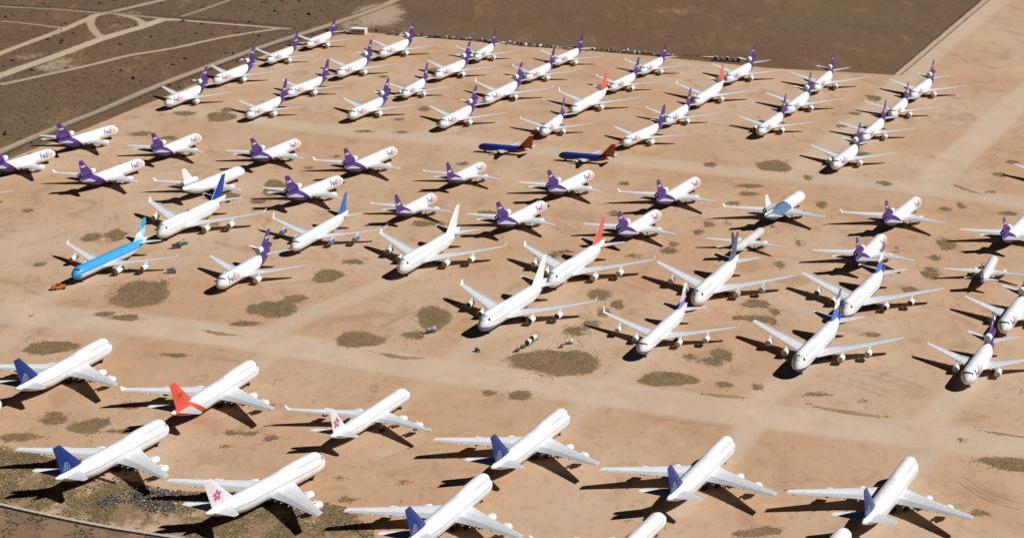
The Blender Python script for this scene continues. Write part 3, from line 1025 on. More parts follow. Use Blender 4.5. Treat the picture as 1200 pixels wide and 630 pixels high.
def fus_paint(kind, typ):
    P = T[typ]
    rows = win_rows(typ)

    def fn(k, x, z, obj):
        base = WHITE
        if kind == 'purple':
            f = k.math('LESS_THAN', x, k.math('ADD', 0.215, k.math('MULTIPLY', k.math('SUBTRACT', 1.0, z), 0.17)))
            return k.mix(f, WHITE, PURPLE)
        if kind == 'bluegrey':
            f = k.math('LESS_THAN', x, k.math('ADD', 0.50, k.math('MULTIPLY', k.math('SUBTRACT', 1.0, z), 0.10)))
            return k.mix(f, WHITE, (0.11, 0.17, 0.27))
        if kind == 'sky':
            f = k.math('MAXIMUM', above(k, z, 0.52), above(k, x, 0.945))
            f = k.math('MULTIPLY', f, above(k, x, 0.09))
            return with_windows(k, k.mix(f, (0.66, 0.67, 0.68), (0.045, 0.33, 0.72)), obj, rows, P['s0'], 0, 0)
        if kind == 'red_aft':
            f = k.math('LESS_THAN', x, k.math('ADD', 0.16, k.math('MULTIPLY', k.math('SUBTRACT', 1.0, z), 0.20)))
            f = k.math('MULTIPLY', f, k.math('GREATER_THAN', x, 0.035))
            return with_windows(k, k.mix(f, WHITE, (0.60, 0.085, 0.055)), obj, rows, P['s0'], 0, 0)
        if kind == 'swoosh':
            # blue belly from the nose, sweeping up to the tail
            lim = k.math('ADD', 0.33, k.math('MULTIPLY', k.ramp(x, 0.30, 0.02, False), 0.75))
            lim = k.math('SUBTRACT', lim, k.math('MULTIPLY', k.ramp(x, 0.45, 0.85), 0.0))
            f = k.math('LESS_THAN', z, lim)
            return with_windows(k, k.mix(f, WHITE, (0.035, 0.06, 0.30)), obj, rows, P['s0'], 0, 0)
        if kind == 'blue_chin':
            lim = k.math('MULTIPLY', k.ramp(x, 0.55, 1.0, False), 0.42)
            return with_windows(k, k.mix(k.math('LESS_THAN', z, lim), WHITE, (0.20, 0.24, 0.50)), obj, rows, P['s0'], 0, 0)
        if kind == 'canyon':
            belly = k.math('LESS_THAN', z, 0.20)
            aft = k.math('LESS_THAN', x, k.math('ADD', 0.20, k.math('MULTIPLY', k.math('SUBTRACT', 1.0, z), 0.14)))
            c = k.mix(k.math('MAXIMUM', belly, aft), (0.022, 0.036, 0.29), (0.42, 0.055, 0.022))
            return c
        if kind == 'dark_aft':
            return k.mix(k.math('LESS_THAN', x, 0.13), (0.66, 0.67, 0.68), (0.03, 0.04, 0.09))
        if kind == 'grey':
            return k.mix(0.0, (0.56, 0.56, 0.56), base)
        return with_windows(k, k.mix(0.0, base, base), obj, rows, P['s0'], 0, 0)
    return paint('skin_%s_%s' % (kind, typ), fn)


def fin_paint(kind):
    def fn(k, x, z, obj):
        if kind == 'banded':
            c = k.mix(above(k, z, 0.45), (0.05, 0.13, 0.48), WHITE)
            return k.mix(above(k, z, 0.74), c, (0.10, 0.09, 0.28))
        if kind == 'sky':
            n = k.noise(k.vmul(obj, (0.3, 1, 0.3)), 1.0, 2)
            c = k.mix(above(k, k.math('ADD', z, k.math('MULTIPLY', x, 0.3)), 0.62, 0.03), (0.66, 0.72, 0.76), (0.04, 0.33, 0.62))
            return k.mix(k.ramp(n, 0.52, 0.6), c, (0.25, 0.60, 0.72))
        if kind == 'pinkish':
            c = k.mix(above(k, z, 0.35), (0.22, 0.14, 0.42), (0.66, 0.52, 0.56))
            return k.mix(above(k, z, 0.70), c, WHITE)
        if kind == 'lilac':
            return k.mix(0.0, (0.69, 0.645, 0.685), WHITE)
        if kind == 'canyon':
            return k.mix(above(k, x, 0.55, 0.05), (0.52, 0.095, 0.03), (0.34, 0.045, 0.03))
        col = {'purple': PURPLE, 'white': WHITE, 'royal': (0.014, 0.045, 0.30), 'navy': (0.005, 0.030, 0.165), 'mid_blue': (0.04, 0.13, 0.42),
               'red': (0.60, 0.085, 0.055), 'coral': (0.58, 0.11, 0.085), 'slate': (0.07, 0.085, 0.13), 'dark': (0.03, 0.035, 0.08)}[kind]
        return k.mix(0.0, col, col)
    return paint('fin_' + kind, fn)


# livery: fuselage, fin, nacelle, lettering on fuselage, emblem on fin
LIVERY = {
    'express': ('purple', 'purple', 'white', True, 'word'),
    'blank': ('white', 'white', 'white', False, None),
    'red_tri': ('white', 'coral', 'white', False, None),
    'bluegrey': ('bluegrey', 'white', 'dark', False, None),
    'grey': ('grey', 'dark', 'white', False, None),
    'dark_aft': ('dark_aft', 'dark', 'white', False, None),
    'royal': ('white', 'royal', 'white', False, None),
    'mid_blue': ('white', 'mid_blue', 'mid_blue', False, None),
    'sky': ('sky', 'sky', 'white', False, None),
    'red': ('white', 'coral', 'white', False, None),
    'chin': ('blue_chin', 'white', 'white', False, None),
    'pinkish': ('blue_chin', 'pinkish', 'white', False, None),
    'slate': ('white', 'slate', 'grey', False, None),
    'swoosh': ('swoosh', 'banded', 'white', False, None),
    'navy': ('white', 'navy', 'white', False, 'globe'),
    'red_aft': ('red_aft', 'red', 'white', False, 'leap'),
    'blossom': ('white', 'lilac', 'white', False, 'flower'),
    'canyon': ('canyon', 'canyon', 'white', False, None),
}
M_ORANGE = solid('orange_letters', (0.78, 0.17, 0.03))
M_PLETTER = solid('purple_letters', (0.075, 0.03, 0.18))
M_WLETTER = solid('white_letters', (0.75, 0.75, 0.75))
M_GLOBE = solid('globe_lines', (0.27, 0.29, 0.33))
M_PINK = solid('blossom_pink', (0.46, 0.14, 0.24))
M_DRED = solid('emblem_dark_red', (0.36, 0.02, 0.02))
TXT = {b: text_verts(b) for b in ('Fed', 'Ex', 'FedEx')}


def fin_shapes(kind, P, rev):
    zb, sb, cb = P['fin'][1]
    zt, st_, ct = P['fin'][-1]
    if kind == 'word':
        V, F = TXT['FedEx']
        wd = max(v[0] for v in V)
        z0 = zb + 0.30 * (zt - zb)
        sl, c = lerp_st([(f[0], f[1], f[2]) for f in P['fin']], z0)
        k = c * 0.62 / wd
        s_mid = sl + c * 0.58
        out = []
        for x, y, z in V:
            xx = (x - wd / 2) * k
            out.append((s_mid + (-xx if rev else xx), z0 + y * k))
        return [(out, F)]
    if kind == 'globe':
        # a grid of meridians and parallels in the lower rear corner of the fin
        shapes = []
        cs, cz, r = sb + cb * 0.80, zb + 0.1, 2.6

        def band(pts, w=0.13):
            vv = []
            for (a, b) in pts:
                vv += [(a - w, b - w * 0.5), (a + w, b + w * 0.5)]
            ff = [(2 * i, 2 * i + 1, 2 * i + 3, 2 * i + 2) for i in range(len(pts) - 1)]
            shapes.append((vv, ff))
        for q in (-0.75, -0.35, 0.05, 0.45):
            band([(cs + q * r * math.cos(t), cz + r * 1.25 * math.sin(t)) for t in np.linspace(0.02, 1.45, 6)])
        for h in (0.25, 0.55, 0.85):
            wq = math.sqrt(1 - h * h)
            band([(cs + r * wq * u, cz + r * 1.25 * h - 0.15 * u * u) for u in np.linspace(-0.8, 0.5, 5)])
        return shapes
    if kind == 'flower':
        shapes = []
        zc = zb + 0.36 * (zt - zb)
        sl, c = lerp_st([(f[0], f[1], f[2]) for f in P['fin']], zc)
        sc = sl + 0.55 * c
        for i in range(5):
            a = math.pi / 2 + i * 2 * math.pi / 5
            px, pz = sc + 1.25 * math.cos(a), zc + 1.25 * math.sin(a)
            vv = [(px, pz)] + [(px + 0.95 * math.cos(t) * math.cos(a) - 0.72 * math.sin(t) * math.sin(a),
                                pz + 0.95 * math.cos(t) * math.sin(a) + 0.72 * math.sin(t) * math.cos(a)) for t in np.linspace(0, 2 * math.pi, 10, endpoint=False)]
            shapes.append((vv, [(0, j + 1, (j + 1) % 10 + 1) for j in range(10)]))
        return shapes
    if kind == 'leap':
        zc = zb + 0.42 * (zt - zb)
        sl, c = lerp_st([(f[0], f[1], f[2]) for f in P['fin']], zc)
        sc = sl + 0.5 * c
        pts = [(-2.2, 0.6), (-1.5, 1.0), (-0.8, 0.7), (0.2, 0.75), (1.2, 0.2), (2.3, 0.9), (1.3, -0.2), (0.4, -0.4), (0.9, -1.5), (0.0, -0.7), (-0.9, 0.1), (-1.5, -0.6), (-1.3, 0.3)]
        return [([(sc + a, zc + b) for a, b in pts], [tuple(range(len(pts)))])]
    return []


EMB_MAT = {'word': M_WLETTER, 'globe': M_GLOBE, 'flower': M_PINK, 'leap': M_DRED}

# ---------------------------------------------------------------- aircraft: one set of shared meshes per type
KIT = {}


def kit(typ):
    if typ in KIT:
        return KIT[typ]
    P = T[typ]
    K = {}
    K['fus'] = make_fuselage('fuselage_' + typ, P)
    # cockpit windows: a row of panes wrapped on the nose
    V, F = [], []
    hi = 0.62 if not P.get('two') else 0.75
    s1 = P['nose'] * 0.30 if not P.get('two') else 3.0
    panes = []
    for i in range(6):
        a0 = math.pi / 2 + (i - 3) * 0.30 + 0.02
        a1 = a0 + 0.26
        back = abs(i - 2.5) * 0.28
        q = len(V)
        for s_, a_ in ((s1 + back, a0), (s1 + back, a1), (s1 + back + 1.0, a1), (s1 + back + 1.0, a0)):
            th = a_ if not P.get('two') else a_
            V.append(fus_pt(P, s_, th, 0.035))
        F.append((q, q + 1, q + 2, q + 3))
    K['cockpit'] = mesh_from('cockpit_window_' + typ, V, F, False, mats=[M_GLASS])
    for sd, nm in ((1, 'l'), (-1, 'r')):
        me, tip = make_wing('wing_%s_%s' % (nm, typ), P, sd)
        K['wing' + nm] = me
        K['tp' + nm] = make_tailplane('tailplane_%s_%s' % (nm, typ), P, sd)
        if P['winglet']:
            x, y, z, c, th = tip
            h = P['winglet']
            K['wl' + nm] = loft('winglet_%s_%s' % (nm, typ), [(x - 0.1 * c, y, z, c * 0.85, th * 0.8), (x - 0.3 * c - 0.3 * h, y + sd * 0.12 * h, z + h * 0.4, c * 0.6, th * 0.6),
                                (x - 0.45 * c - 0.75 * h, y + sd * 0.3 * h, z + h, c * 0.34, th * 0.3)], 'y', [M_BLANK, M_BLANK, M_BLANK])
    K['fin'] = make_fin('fin_' + typ, P)
    K['eng'] = []
    d = math.tan(math.radians(P['dih']))
    for i, (y, s, z, r, ln) in enumerate(P['eng']):
        nac, cov, noz = make_engine_parts(P, r, ln, '%s_%d' % (typ, i))
        wz = P['wz'] + (y - P['wing'][1][0]) * d + 0.4 * (y / P['wing'][-1][0]) ** 2
        sl, c = lerp_st(P['wing'], y)
        pyl = make_pylon(r, max(ln - 1.0, sl - s - 1.6), wz - z - 0.02 * c, '%s_%d' % (typ, i))
        K['eng'].append((y, s, z, nac, cov, noz, pyl))
    if P.get('tri'):
        s, z, r, ln = P['teng']
        V, F = lathe_x([(1.2, 0.82 * r), (0.25, 0.84 * r), (0.0, 0.93 * r), (0.3, 1.02 * r), (ln * 0.25, 1.06 * r), (ln * 0.6, 1.0 * r), (ln * 0.9, 0.82 * r), (ln, 0.72 * r), (ln - 0.1, 0.62 * r), (ln - 1.2, 0.5 * r)])
        K['tnac'] = mesh_from('tail_nacelle_' + typ, V, F, True, mats=[M_BLANK])
        V, F = lathe_x([(0.30, 0.85 * r), (0.2, 0.5 * r), (0.16, 0.02)], close=True)
        K['tcov'] = mesh_from('tail_intake_cover_' + typ, V, F, False, mats=[M_COVER])
        V, F = lathe_x([(ln - 1.2, 0.5 * r), (ln + 0.2, 0.34 * r), (ln + 1.1, 0.04)], close=True)
        K['tnoz'] = fixn(mesh_from('tail_exhaust_' + typ, V, F, True, mats=[M_METAL]))
        # the pedestal that carries the tail engine on the fuselage
        zb = P['zc'] + P['R'] * 0.55
        K['ped'] = loft('fin_base_' + typ, [(P['s0'] - s - 0.2, 0, zb, ln * 0.95, 0.95), (P['s0'] - s - 1.0, 0, z - 0.75 * r, ln * 0.88, 0.75)], 'y', [M_BLANK] * 3)
    ngs, ngw = make_gear('nose_' + typ, P['zc'] - P['R'] * 0.6, 0.5, False)
    mgs, mgw = make_gear('main_' + typ, P['wz'] + 0.2, 0.6, True)
    K['gear'] = (ngs, ngw, mgs, mgw)
    K['text'] = {}
    K['emb'] = {}
    KIT[typ] = K
    return K


def fus_text(typ, side):
    """Fed + Ex meshes for one side; left side (+1) reads nose to tail, right side tail to nose"""
    K, P = KIT[typ], T[typ]
    if side in K['text']:
        return K['text'][side]
    h = 2.75 * (P['R'] / 3.0)
    th0 = math.radians(22)
    k = h / 0.70
    w1 = max(v[0] for v in TXT['Fed'][0]) * k
    w2 = max(v[0] for v in TXT['Ex'][0]) * k
    tot = w1 + w2 + 0.1
    a = P['nose'] * 0.72
    if side > 0:
        m1, _ = wrap_text('fed_l_' + typ, 'Fed', P, 1, a, h, th0, False, 0)
        m2, _ = wrap_text('ex_l_' + typ, 'Ex', P, 1, a, h, th0, False, w1 + 0.12 * k * 0.3)
    else:
        m1, _ = wrap_text('fed_r_' + typ, 'Fed', P, -1, a + tot, h, th0, True, 0)
        m2, _ = wrap_text('ex_r_' + typ, 'Ex', P, -1, a + tot, h, th0, True, w1 + 0.12 * k * 0.3)
    K['text'][side] = (m1, m2)
    return m1, m2


def fin_emblem(typ, kind, side):
    K, P = KIT[typ], T[typ]
    key = (kind, side)
    if key not in K['emb']:
        K['emb'][key] = on_fin('emblem_%s_%s_%s' % (kind, typ, 'l' if side > 0 else 'r'), fin_shapes(kind, P, side < 0), P, side, EMB_MAT[kind])
    return K['emb'][key]


NAC = {'white': solid('nacelle_white', (0.72, 0.72, 0.71)), 'dark': solid('nacelle_dark', (0.10, 0.11, 0.13)), 'mid_blue': solid('nacelle_blue', (0.06, 0.12, 0.36)),
       'grey': solid('nacelle_grey', (0.33, 0.34, 0.36))}

NAC_TAIL = paint('tail_nacelle_express', lambda k, x, z, o: k.mix(above(k, x, 0.74), PURPLE, (0.72, 0.72, 0.71)))


def setmat(o, m):
    for s in o.material_slots:
        s.link = 'OBJECT'
        s.material = m


def build_plane(name, typ, livery, x, y, hdg, label, group, tips=True):
    K, P = kit(typ), T[typ]
    fl, fn, nc, words, emb = LIVERY[livery]
    h = math.radians(hdg)
    root = bpy.data.objects.new(name, None)
    COL.objects.link(root)
    root.empty_display_size = 2.0
    root.location = (x - math.cos(h) * P['s0'], y - math.sin(h) * P['s0'], 0.03)
    root.rotation_euler = (0, 0, h)
    tag(root, label, 'airplane', group)
    fus = link_obj('fuselage', K['fus'], root)
    setmat(fus, fus_paint(fl, typ))
    link_obj('cockpit_window', K['cockpit'], fus)
    fin_m = fin_paint(fn)
    for nm in 'lr':
        w = link_obj('wing', K['wing' + nm], root)
        if P['winglet'] and tips:
            wl = link_obj('winglet', K['wl' + nm], w)
            setmat(wl, solid('winglet_white', (0.72, 0.72, 0.72)) if livery not in ('sky', 'blossom') else fin_m)
        link_obj('tailplane', K['tp' + nm], root)
    fin = link_obj('fin', K['fin'], root)
    setmat(fin, fin_m)
    if emb:
        for sd in (1, -1):
            link_obj('lettering' if emb == 'word' else 'emblem', fin_emblem(typ, emb, sd), fin)
    if words:
        for sd in (1, -1):
            m1, m2 = fus_text(typ, sd)
            a = link_obj('lettering', m1, fus)
            setmat(a, M_PLETTER)
            a = link_obj('lettering', m2, fus)
            setmat(a, M_ORANGE)
    cov_m = random.choice((M_COVER, M_COVER, M_COVER, M_DARK, M_COVW, M_COVG))
    for (ey, es, ez, nac, cov, noz, pyl) in K['eng']:
        for sd in (1, -1):
            e = link_obj('engine', nac, root, loc=(P['s0'] - es, sd * ey, ez))
            setmat(e, NAC[nc])
            cv_ = link_obj('intake_cover', cov, e)
            setmat(cv_, cov_m)
            link_obj('exhaust_nozzle', noz, e)
            link_obj('pylon', pyl, e)
    if P.get('tri'):
        s, z, r, ln = P['teng']
        e = link_obj('tail_engine', K['tnac'], root, loc=(P['s0'] - s, 0, z))
        setmat(e, fin_m if livery == 'red_tri' else NAC['grey'] if livery == 'bluegrey' else NAC_TAIL if livery == 'express' else NAC['white'])
        c = link_obj('intake_cover', K['tcov'], e)
        if livery in ('bluegrey', 'red_tri'):
            setmat(c, M_DARK if livery == 'bluegrey' else NAC['white'])
        link_obj('exhaust_nozzle', K['tnoz'], e)
        b = link_obj('fin_base', K['ped'], root)
        setmat(b, fin_m)
    ngs, ngw, mgs, mgw = K['gear']
    g = link_obj('nose_gear', ngs, root, loc=(P['s0'] - P['ng'], 0, 0))
    link_obj('wheel_pair', ngw, g)
    for gy, gs in P['mg']:
        for sd in ((1, -1) if gy else (1,)):
            g = link_obj('main_gear', mgs, root, loc=(P['s0'] - gs, sd * gy, 0))
            link_obj('wheel_bogie', mgw, g)
    return root

# ---------------------------------------------------------------- the parked aircraft: name, type, livery, nose x, nose y, heading, label, group
PLANES = [
    ('trijet_freighter', 'DC10', 'express', -206.7, 345.0, 248.3,
     'white trijet with purple tail, frontmost plane in leftmost file, rear block', 'aircraft of the rear block parked in files'),
    ('trijet_freighter', 'DC10', 'express', -185.6, 411.2, 246.8,
     'white trijet with purple tail, second plane in leftmost file, rear block', 'aircraft of the rear block parked in files'),
    ('twin_engine_freighter', 'A310', 'express', -158.8, 478.4, 249.0,
     'white twinjet with purple tail, third plane in leftmost file, rear block', 'aircraft of the rear block parked in files'),
    ('twin_engine_freighter', 'A310', 'express', -137.7, 532.2, 249.0,
     'white twinjet with purple tail, rearmost plane in leftmost file, rear block', 'aircraft of the rear block parked in files'),
    ('twin_engine_freighter', 'A300', 'express', -155.0, 312.6, 248.6,
     'white twinjet with purple tail, frontmost plane in second file from left, rear block', 'aircraft of the rear block parked in files'),
    ('twin_engine_freighter', 'A300', 'express', -136.8, 373.9, 245.4,
     'white twinjet with purple tail, second plane in second file from left, rear block', 'aircraft of the rear block parked in files'),
    ('trijet_freighter', 'DC10', 'express', -110.5, 432.6, 248.5,
     'white trijet with purple tail, third plane in second file from left, rear block', 'aircraft of the rear block parked in files'),
    ('trijet_freighter', 'DC10', 'express', -87.1, 497.4, 247.2,
     'white trijet with purple tail, rearmost plane in second file from left, rear block', 'aircraft of the rear block parked in files'),
    ('trijet_freighter', 'DC10', 'express', -95.2, 309.5, 246.3,
     'white trijet with purple tail, frontmost plane in third file from left, rear block', 'aircraft of the rear block parked in files'),
    ('twin_engine_freighter', 'A310', 'express', -66.7, 370.5, 252.4,
     'white twinjet with purple tail, second plane in third file from left, rear block', 'aircraft of the rear block parked in files'),
    ('trijet_freighter', 'DC10', 'express', -48.6, 425.9, 246.2,
     'white trijet with purple tail, third plane in third file from left, rear block', 'aircraft of the rear block parked in files'),
    ('twin_engine_freighter', 'A310', 'express', -24.7, 486.3, 253.3,
     'white twinjet with purple tail, rearmost plane in third file from left, rear block', 'aircraft of the rear block parked in files'),
    ('trijet_freighter', 'DC10', 'express', -41.7, 285.5, 247.2,
     'white trijet with purple tail, frontmost plane in fourth file from left, rear block', 'aircraft of the rear block parked in files'),
    ('trijet_freighter', 'MD11', 'express', -16.9, 351.8, 246.9,
     'white trijet with purple tail, second plane in fourth file from left, rear block', 'aircraft of the rear block parked in files'),
    ('twin_engine_freighter', 'A310', 'express', 7.9, 420.5, 245.6,
     'white twinjet with purple tail, third plane in fourth file from left, rear block', 'aircraft of the rear block parked in files'),
    ('twin_engine_freighter', 'A310', 'express', 26.6, 470.6, 244.6,
     'white twinjet with purple tail, rearmost plane in fourth file from left, rear block', 'aircraft of the rear block parked in files'),
    ('twin_engine_freighter', 'A310', 'express', 16.3, 265.9, 252.7,
     'white twinjet with purple tail, frontmost plane in fifth file from left, rear block', 'aircraft of the rear block parked in files'),
    ('trijet_freighter', 'MD11', 'red_tri', 34.3, 322.4, 247.0,
     'white trijet with red tail, second plane in fifth file from left, rear block', 'aircraft of the rear block parked in files'),
    ('twin_engine_freighter', 'A310', 'express', 59.6, 388.4, 244.6,
     'white twinjet with purple tail, third plane in fifth file from left, rear block', 'aircraft of the rear block parked in files'),
    ('twin_engine_freighter', 'A310', 'express', 80.5, 439.5, 245.7,
     'white twinjet with purple tail, rearmost plane in fifth file from left, rear block', 'aircraft of the rear block parked in files'),
    ('twin_engine_freighter', 'A300', 'express', 60.9, 238.7, 240.7,
     'white twinjet with purple tail, frontmost plane in sixth file from left, rear block', 'aircraft of the rear block parked in files'),
    ('twin_engine_freighter', 'A310', 'express', 87.7, 293.2, 247.6,
     'white twinjet with purple tail, second plane in sixth file from left, rear block', 'aircraft of the rear block parked in files'),
    ('trijet_freighter', 'MD11', 'red_tri', 108.1, 344.0, 248.5,
     'white trijet with red tail, third plane in sixth file from left, rear block', 'aircraft of the rear block parked in files'),
    ('trijet_freighter', 'DC10', 'express', 132.6, 412.6, 245.3,
     'white trijet with purple tail, rearmost plane in sixth file from left, rear block', 'aircraft of the rear block parked in files'),
    ('twin_engine_freighter', 'A300', 'express', 138.4, 265.6, 247.2,
     'white twinjet with purple tail, frontmost plane in seventh file from left, rear block', 'aircraft of the rear block parked in files'),
    ('trijet_freighter', 'DC10', 'express', 160.6, 322.5, 248.2,
     'white trijet with purple tail, second plane in seventh file from left, rear block', 'aircraft of the rear block parked in files'),
    ('trijet_freighter', 'DC10', 'express', 184.0, 385.0, 250.6,
     'white trijet with purple tail, rearmost plane in seventh file from left, rear block', 'aircraft of the rear block parked in files'),
    ('trijet_freighter', 'DC10', 'express', 170.0, 182.5, 246.7,
     'white trijet with purple tail, frontmost plane in rightmost file, rear block', 'aircraft of the rear block parked in files'),
    ('twin_engine_freighter', 'A300', 'express', 194.8, 249.2, 247.9,
     'white twinjet with purple tail, second plane in rightmost file, rear block', 'aircraft of the rear block parked in files'),
    ('twin_engine_freighter', 'A310', 'express', 219.5, 309.7, 249.0,
     'white twinjet with purple tail, third plane in rightmost file, rear block', 'aircraft of the rear block parked in files'),
    ('trijet_freighter', 'DC10', 'express', 239.3, 361.4, 246.1,
     'white trijet with purple tail, rearmost plane in rightmost file, rear block', 'aircraft of the rear block parked in files'),
    ('trijet_freighter', 'DC10', 'express', -250.2, 217.9, 61.0,
     'white purple-tailed trijet cut off by the left edge, nose pointing away', 'aircraft of the middle rows pointing away'),
    ('trijet_freighter', 'DC10', 'express', -225.1, 276.8, 60.8,
     'white purple-tailed trijet nearest the perimeter road at left, nose pointing right', 'aircraft of the middle rows pointing away'),
    ('trijet_freighter', 'MD11', 'express', -198.3, 194.8, 64.1,
     'white purple-tailed trijet with winglets in front of the one by the perimeter road', 'aircraft of the middle rows pointing away'),
    ('trijet_freighter', 'DC10', 'express', -175.4, 256.0, 67.6,
     'white purple-tailed trijet just behind the all-white trijet, nose pointing away', 'aircraft of the middle rows pointing away'),
    ('trijet_freighter', 'MD11', 'blank', -142.9, 176.3, 64.2,
     'all-white unmarked trijet with white fin, behind the blue-finned jumbo', 'aircraft of the middle rows pointing away'),
    ('trijet_freighter', 'DC10', 'express', -118.7, 241.9, 65.4,
     'white purple-tailed trijet left of the dusty cross road, pointing away, behind the mid-blue fin', 'aircraft of the middle rows pointing away'),
    ('trijet_freighter', 'DC10', 'express', -89.3, 155.3, 61.3,
     'white purple-tailed trijet directly behind the mid-blue finned four-engine jet', 'aircraft of the middle rows pointing away'),
    ('trijet_freighter', 'MD11', 'express', -64.2, 222.0, 64.6,
     'white purple-tailed trijet with winglets, third from left beside the cross road', 'aircraft of the middle rows pointing away'),
    ('twin_engine_freighter', 'A310', 'express', -15.5, 187.1, 65.2,
     'white purple-tailed twinjet just in front of the left blue-and-red plane', 'aircraft of the middle rows pointing away'),
    ('twin_engine_freighter', 'A310', 'express', -39.8, 119.4, 66.4,
     'white purple-tailed twinjet behind the tail of the all-white jumbo', 'aircraft of the middle rows pointing away'),
    ('trijet_freighter', 'DC10', 'express', 15.9, 102.0, 62.6,
     "white purple-tailed trijet right of the all-white jumbo's fin, nose pointing away", 'aircraft of the middle rows pointing away'),
    ('trijet_freighter', 'DC10', 'express', 41.4, 166.6, 62.6,
     'white purple-tailed trijet just in front of the right blue-and-red plane', 'aircraft of the middle rows pointing away'),
    ('trijet_freighter', 'MD11', 'express', 95.9, 151.3, 64.8,
     'white purple-tailed trijet with winglets beside the cross road, centre right', 'aircraft of the middle rows pointing away'),
    ('trijet_freighter', 'DC10', 'express', 71.8, 83.9, 64.6,
     'white purple-tailed trijet right behind the red-finned jumbo', 'aircraft of the middle rows pointing away'),
    ('trijet_freighter', 'MD11', 'bluegrey', 146.4, 120.5, 65.2,
     'trijet with blue-grey rear fuselage and white front, nose pointing away', 'aircraft of the middle rows pointing away'),
    ('narrow_twin_jet', 'B757', 'grey', 120.1, 55.6, 65.7,
     'slim pale grey twinjet behind the slate-finned jumbo, nose pointing away', 'aircraft of the middle rows pointing away'),
    ('trijet_freighter', 'MD11', 'express', 203.5, 108.6, 64.5,
     'white purple-tailed trijet with winglets at far right below the dirt track', 'aircraft of the middle rows pointing away'),
    ('trijet_freighter', 'DC10', 'express', 175.5, 37.1, 67.5,
     'white purple-tailed trijet just behind the rear blue-bellied jumbo', 'aircraft of the middle rows pointing away'),
    ('trijet_freighter', 'DC10', 'express', 251.7, 71.8, 64.5,
     'white purple-tailed trijet cut off by the right edge, nose pointing away', 'aircraft of the middle rows pointing away'),
    ('narrow_twin_jet', 'B757', 'dark_aft', 222.2, 4.8, 71.6,
     'slim white twinjet with dark tail near the right edge, nose pointing away', 'aircraft of the middle rows pointing away'),
    ('jumbo_jet', 'B747', 'royal', -169.8, 45.3, 248.5,
     'white jumbo jet with plain royal blue fin behind the sky-blue plane', 'large jets facing the main road'),
    ('four_engine_jet', 'A340', 'mid_blue', -103.7, 22.2, 249.2,
     'white four-engine jet with mid-blue fin and blue engines', 'large jets facing the main road'),
    ('four_engine_jet', 'A340', 'sky', -198.6, -24.7, 246.1,
     'sky-blue topped four-engine jet with an orange tug at its nose', 'large jets facing the main road'),
    ('trijet_freighter', 'DC10', 'express', -131.4, -40.5, 249.1,
     'white purple-tailed trijet facing camera alone beside the sky-blue plane', 'large jets facing the main road'),
    ('jumbo_jet', 'B747', 'blank', -51.8, -17.4, 247.8,
     'all-white jumbo jet with white fin, nose towards camera, centre left', 'large jets facing the main road'),
    ('jumbo_jet', 'B747', 'red', 15.5, -40.3, 246.8,
     'white jumbo jet with coral red fin, nose towards camera', 'large jets facing the main road'),
    ('jumbo_jet', 'B747', 'chin', -14.0, -105.1, 245.5,
     'white jumbo jet with white fin and bluish chin, nose towards camera', 'large jets facing the main road'),
    ('four_engine_jet', 'A340', 'pinkish', 51.3, -136.9, 248.7,
     'white four-engine jet with pinkish fin and violet tail base, facing camera', 'large jets facing the main road'),
    ('jumbo_jet', 'B747', 'slate', 78.3, -68.9, 249.2,
     'white jumbo jet with slate grey fin, nose towards camera', 'large jets facing the main road', False),
    ('jumbo_jet', 'B747', 'swoosh', 140.4, -88.0, 247.4,
     'rear one of the two blue-bellied jumbo jets facing camera', 'large jets facing the main road', False),
    ('jumbo_jet', 'B747', 'swoosh', 112.0, -160.5, 247.9,
     'front one of the two blue-bellied jumbo jets facing camera', 'large jets facing the main road', False),
    ('trijet_freighter', 'DC10', 'express', 203.9, -109.2, 248.0,
     'white trijet facing camera, its tail cut off by the right edge', 'large jets facing the main road'),
    ('trijet_freighter', 'DC10', 'express', 176.8, -176.1, 248.0,
     'white trijet facing camera nearest the main road at the right edge', 'large jets facing the main road'),
    ('jumbo_jet', 'B747', 'navy', -165.2, -129.5, 67.6,
     'white jumbo jet with blue fin at left edge, nose pointing to main road', 'front row of large jets pointing away', False),
    ('jumbo_jet', 'B747', 'red_aft', -102.4, -158.6, 68.3,
     'white jumbo jet with red fin and red rear fuselage', 'front row of large jets pointing away'),
    ('jumbo_jet', 'B747', 'navy', -128.4, -229.1, 63.7,
     'white blue-finned jumbo jet beside the weedy scrap area at lower left', 'front row of large jets pointing away', False),
    ('jumbo_jet', 'B747', 'blossom', -67.9, -264.5, 59.3,
     'white jumbo jet with pink blossom on its fin', 'front row of large jets pointing away', False),
    ('four_engine_jet', 'A340', 'blossom', -41.1, -188.7, 65.7,
     'white four-engine jet with pink blossom on its fin', 'front row of large jets pointing away'),
    ('jumbo_jet', 'B747', 'navy', 19.8, -217.6, 66.1,
     'white blue-finned jumbo jet in the middle of the front row', 'front row of large jets pointing away', False),
    ('jumbo_jet', 'B747', 'navy', -8.7, -285.7, 67.5,
     'white blue-finned jumbo jet cut off by the bottom edge', 'front row of large jets pointing away', False),
    ('jumbo_jet', 'B747', 'navy', 78.8, -248.1, 66.8,
     'white blue-finned jumbo jet second from right in the front row', 'front row of large jets pointing away', False),
    ('four_engine_jet', 'A340', 'blank', 49.8, -318.2, 66.0,
     'white jet of which only nose and wingtip rise over the bottom edge', 'front row of large jets pointing away'),
    ('jumbo_jet', 'B747', 'navy', 141.5, -269.9, 67.1,
     'white blue-finned jumbo jet rightmost in the front row', 'front row of large jets pointing away', False),
    ('small_twin_jet', 'B737', 'canyon', -19.4, 239.3, 159.1,
     'left one of two blue planes with red tail on the cross road', 'small blue jets on the cross road'),
    ('small_twin_jet', 'B737', 'canyon', 24.7, 218.1, 159.5,
     'right one of two blue planes with red tail on the cross road', 'small blue jets on the cross road'),
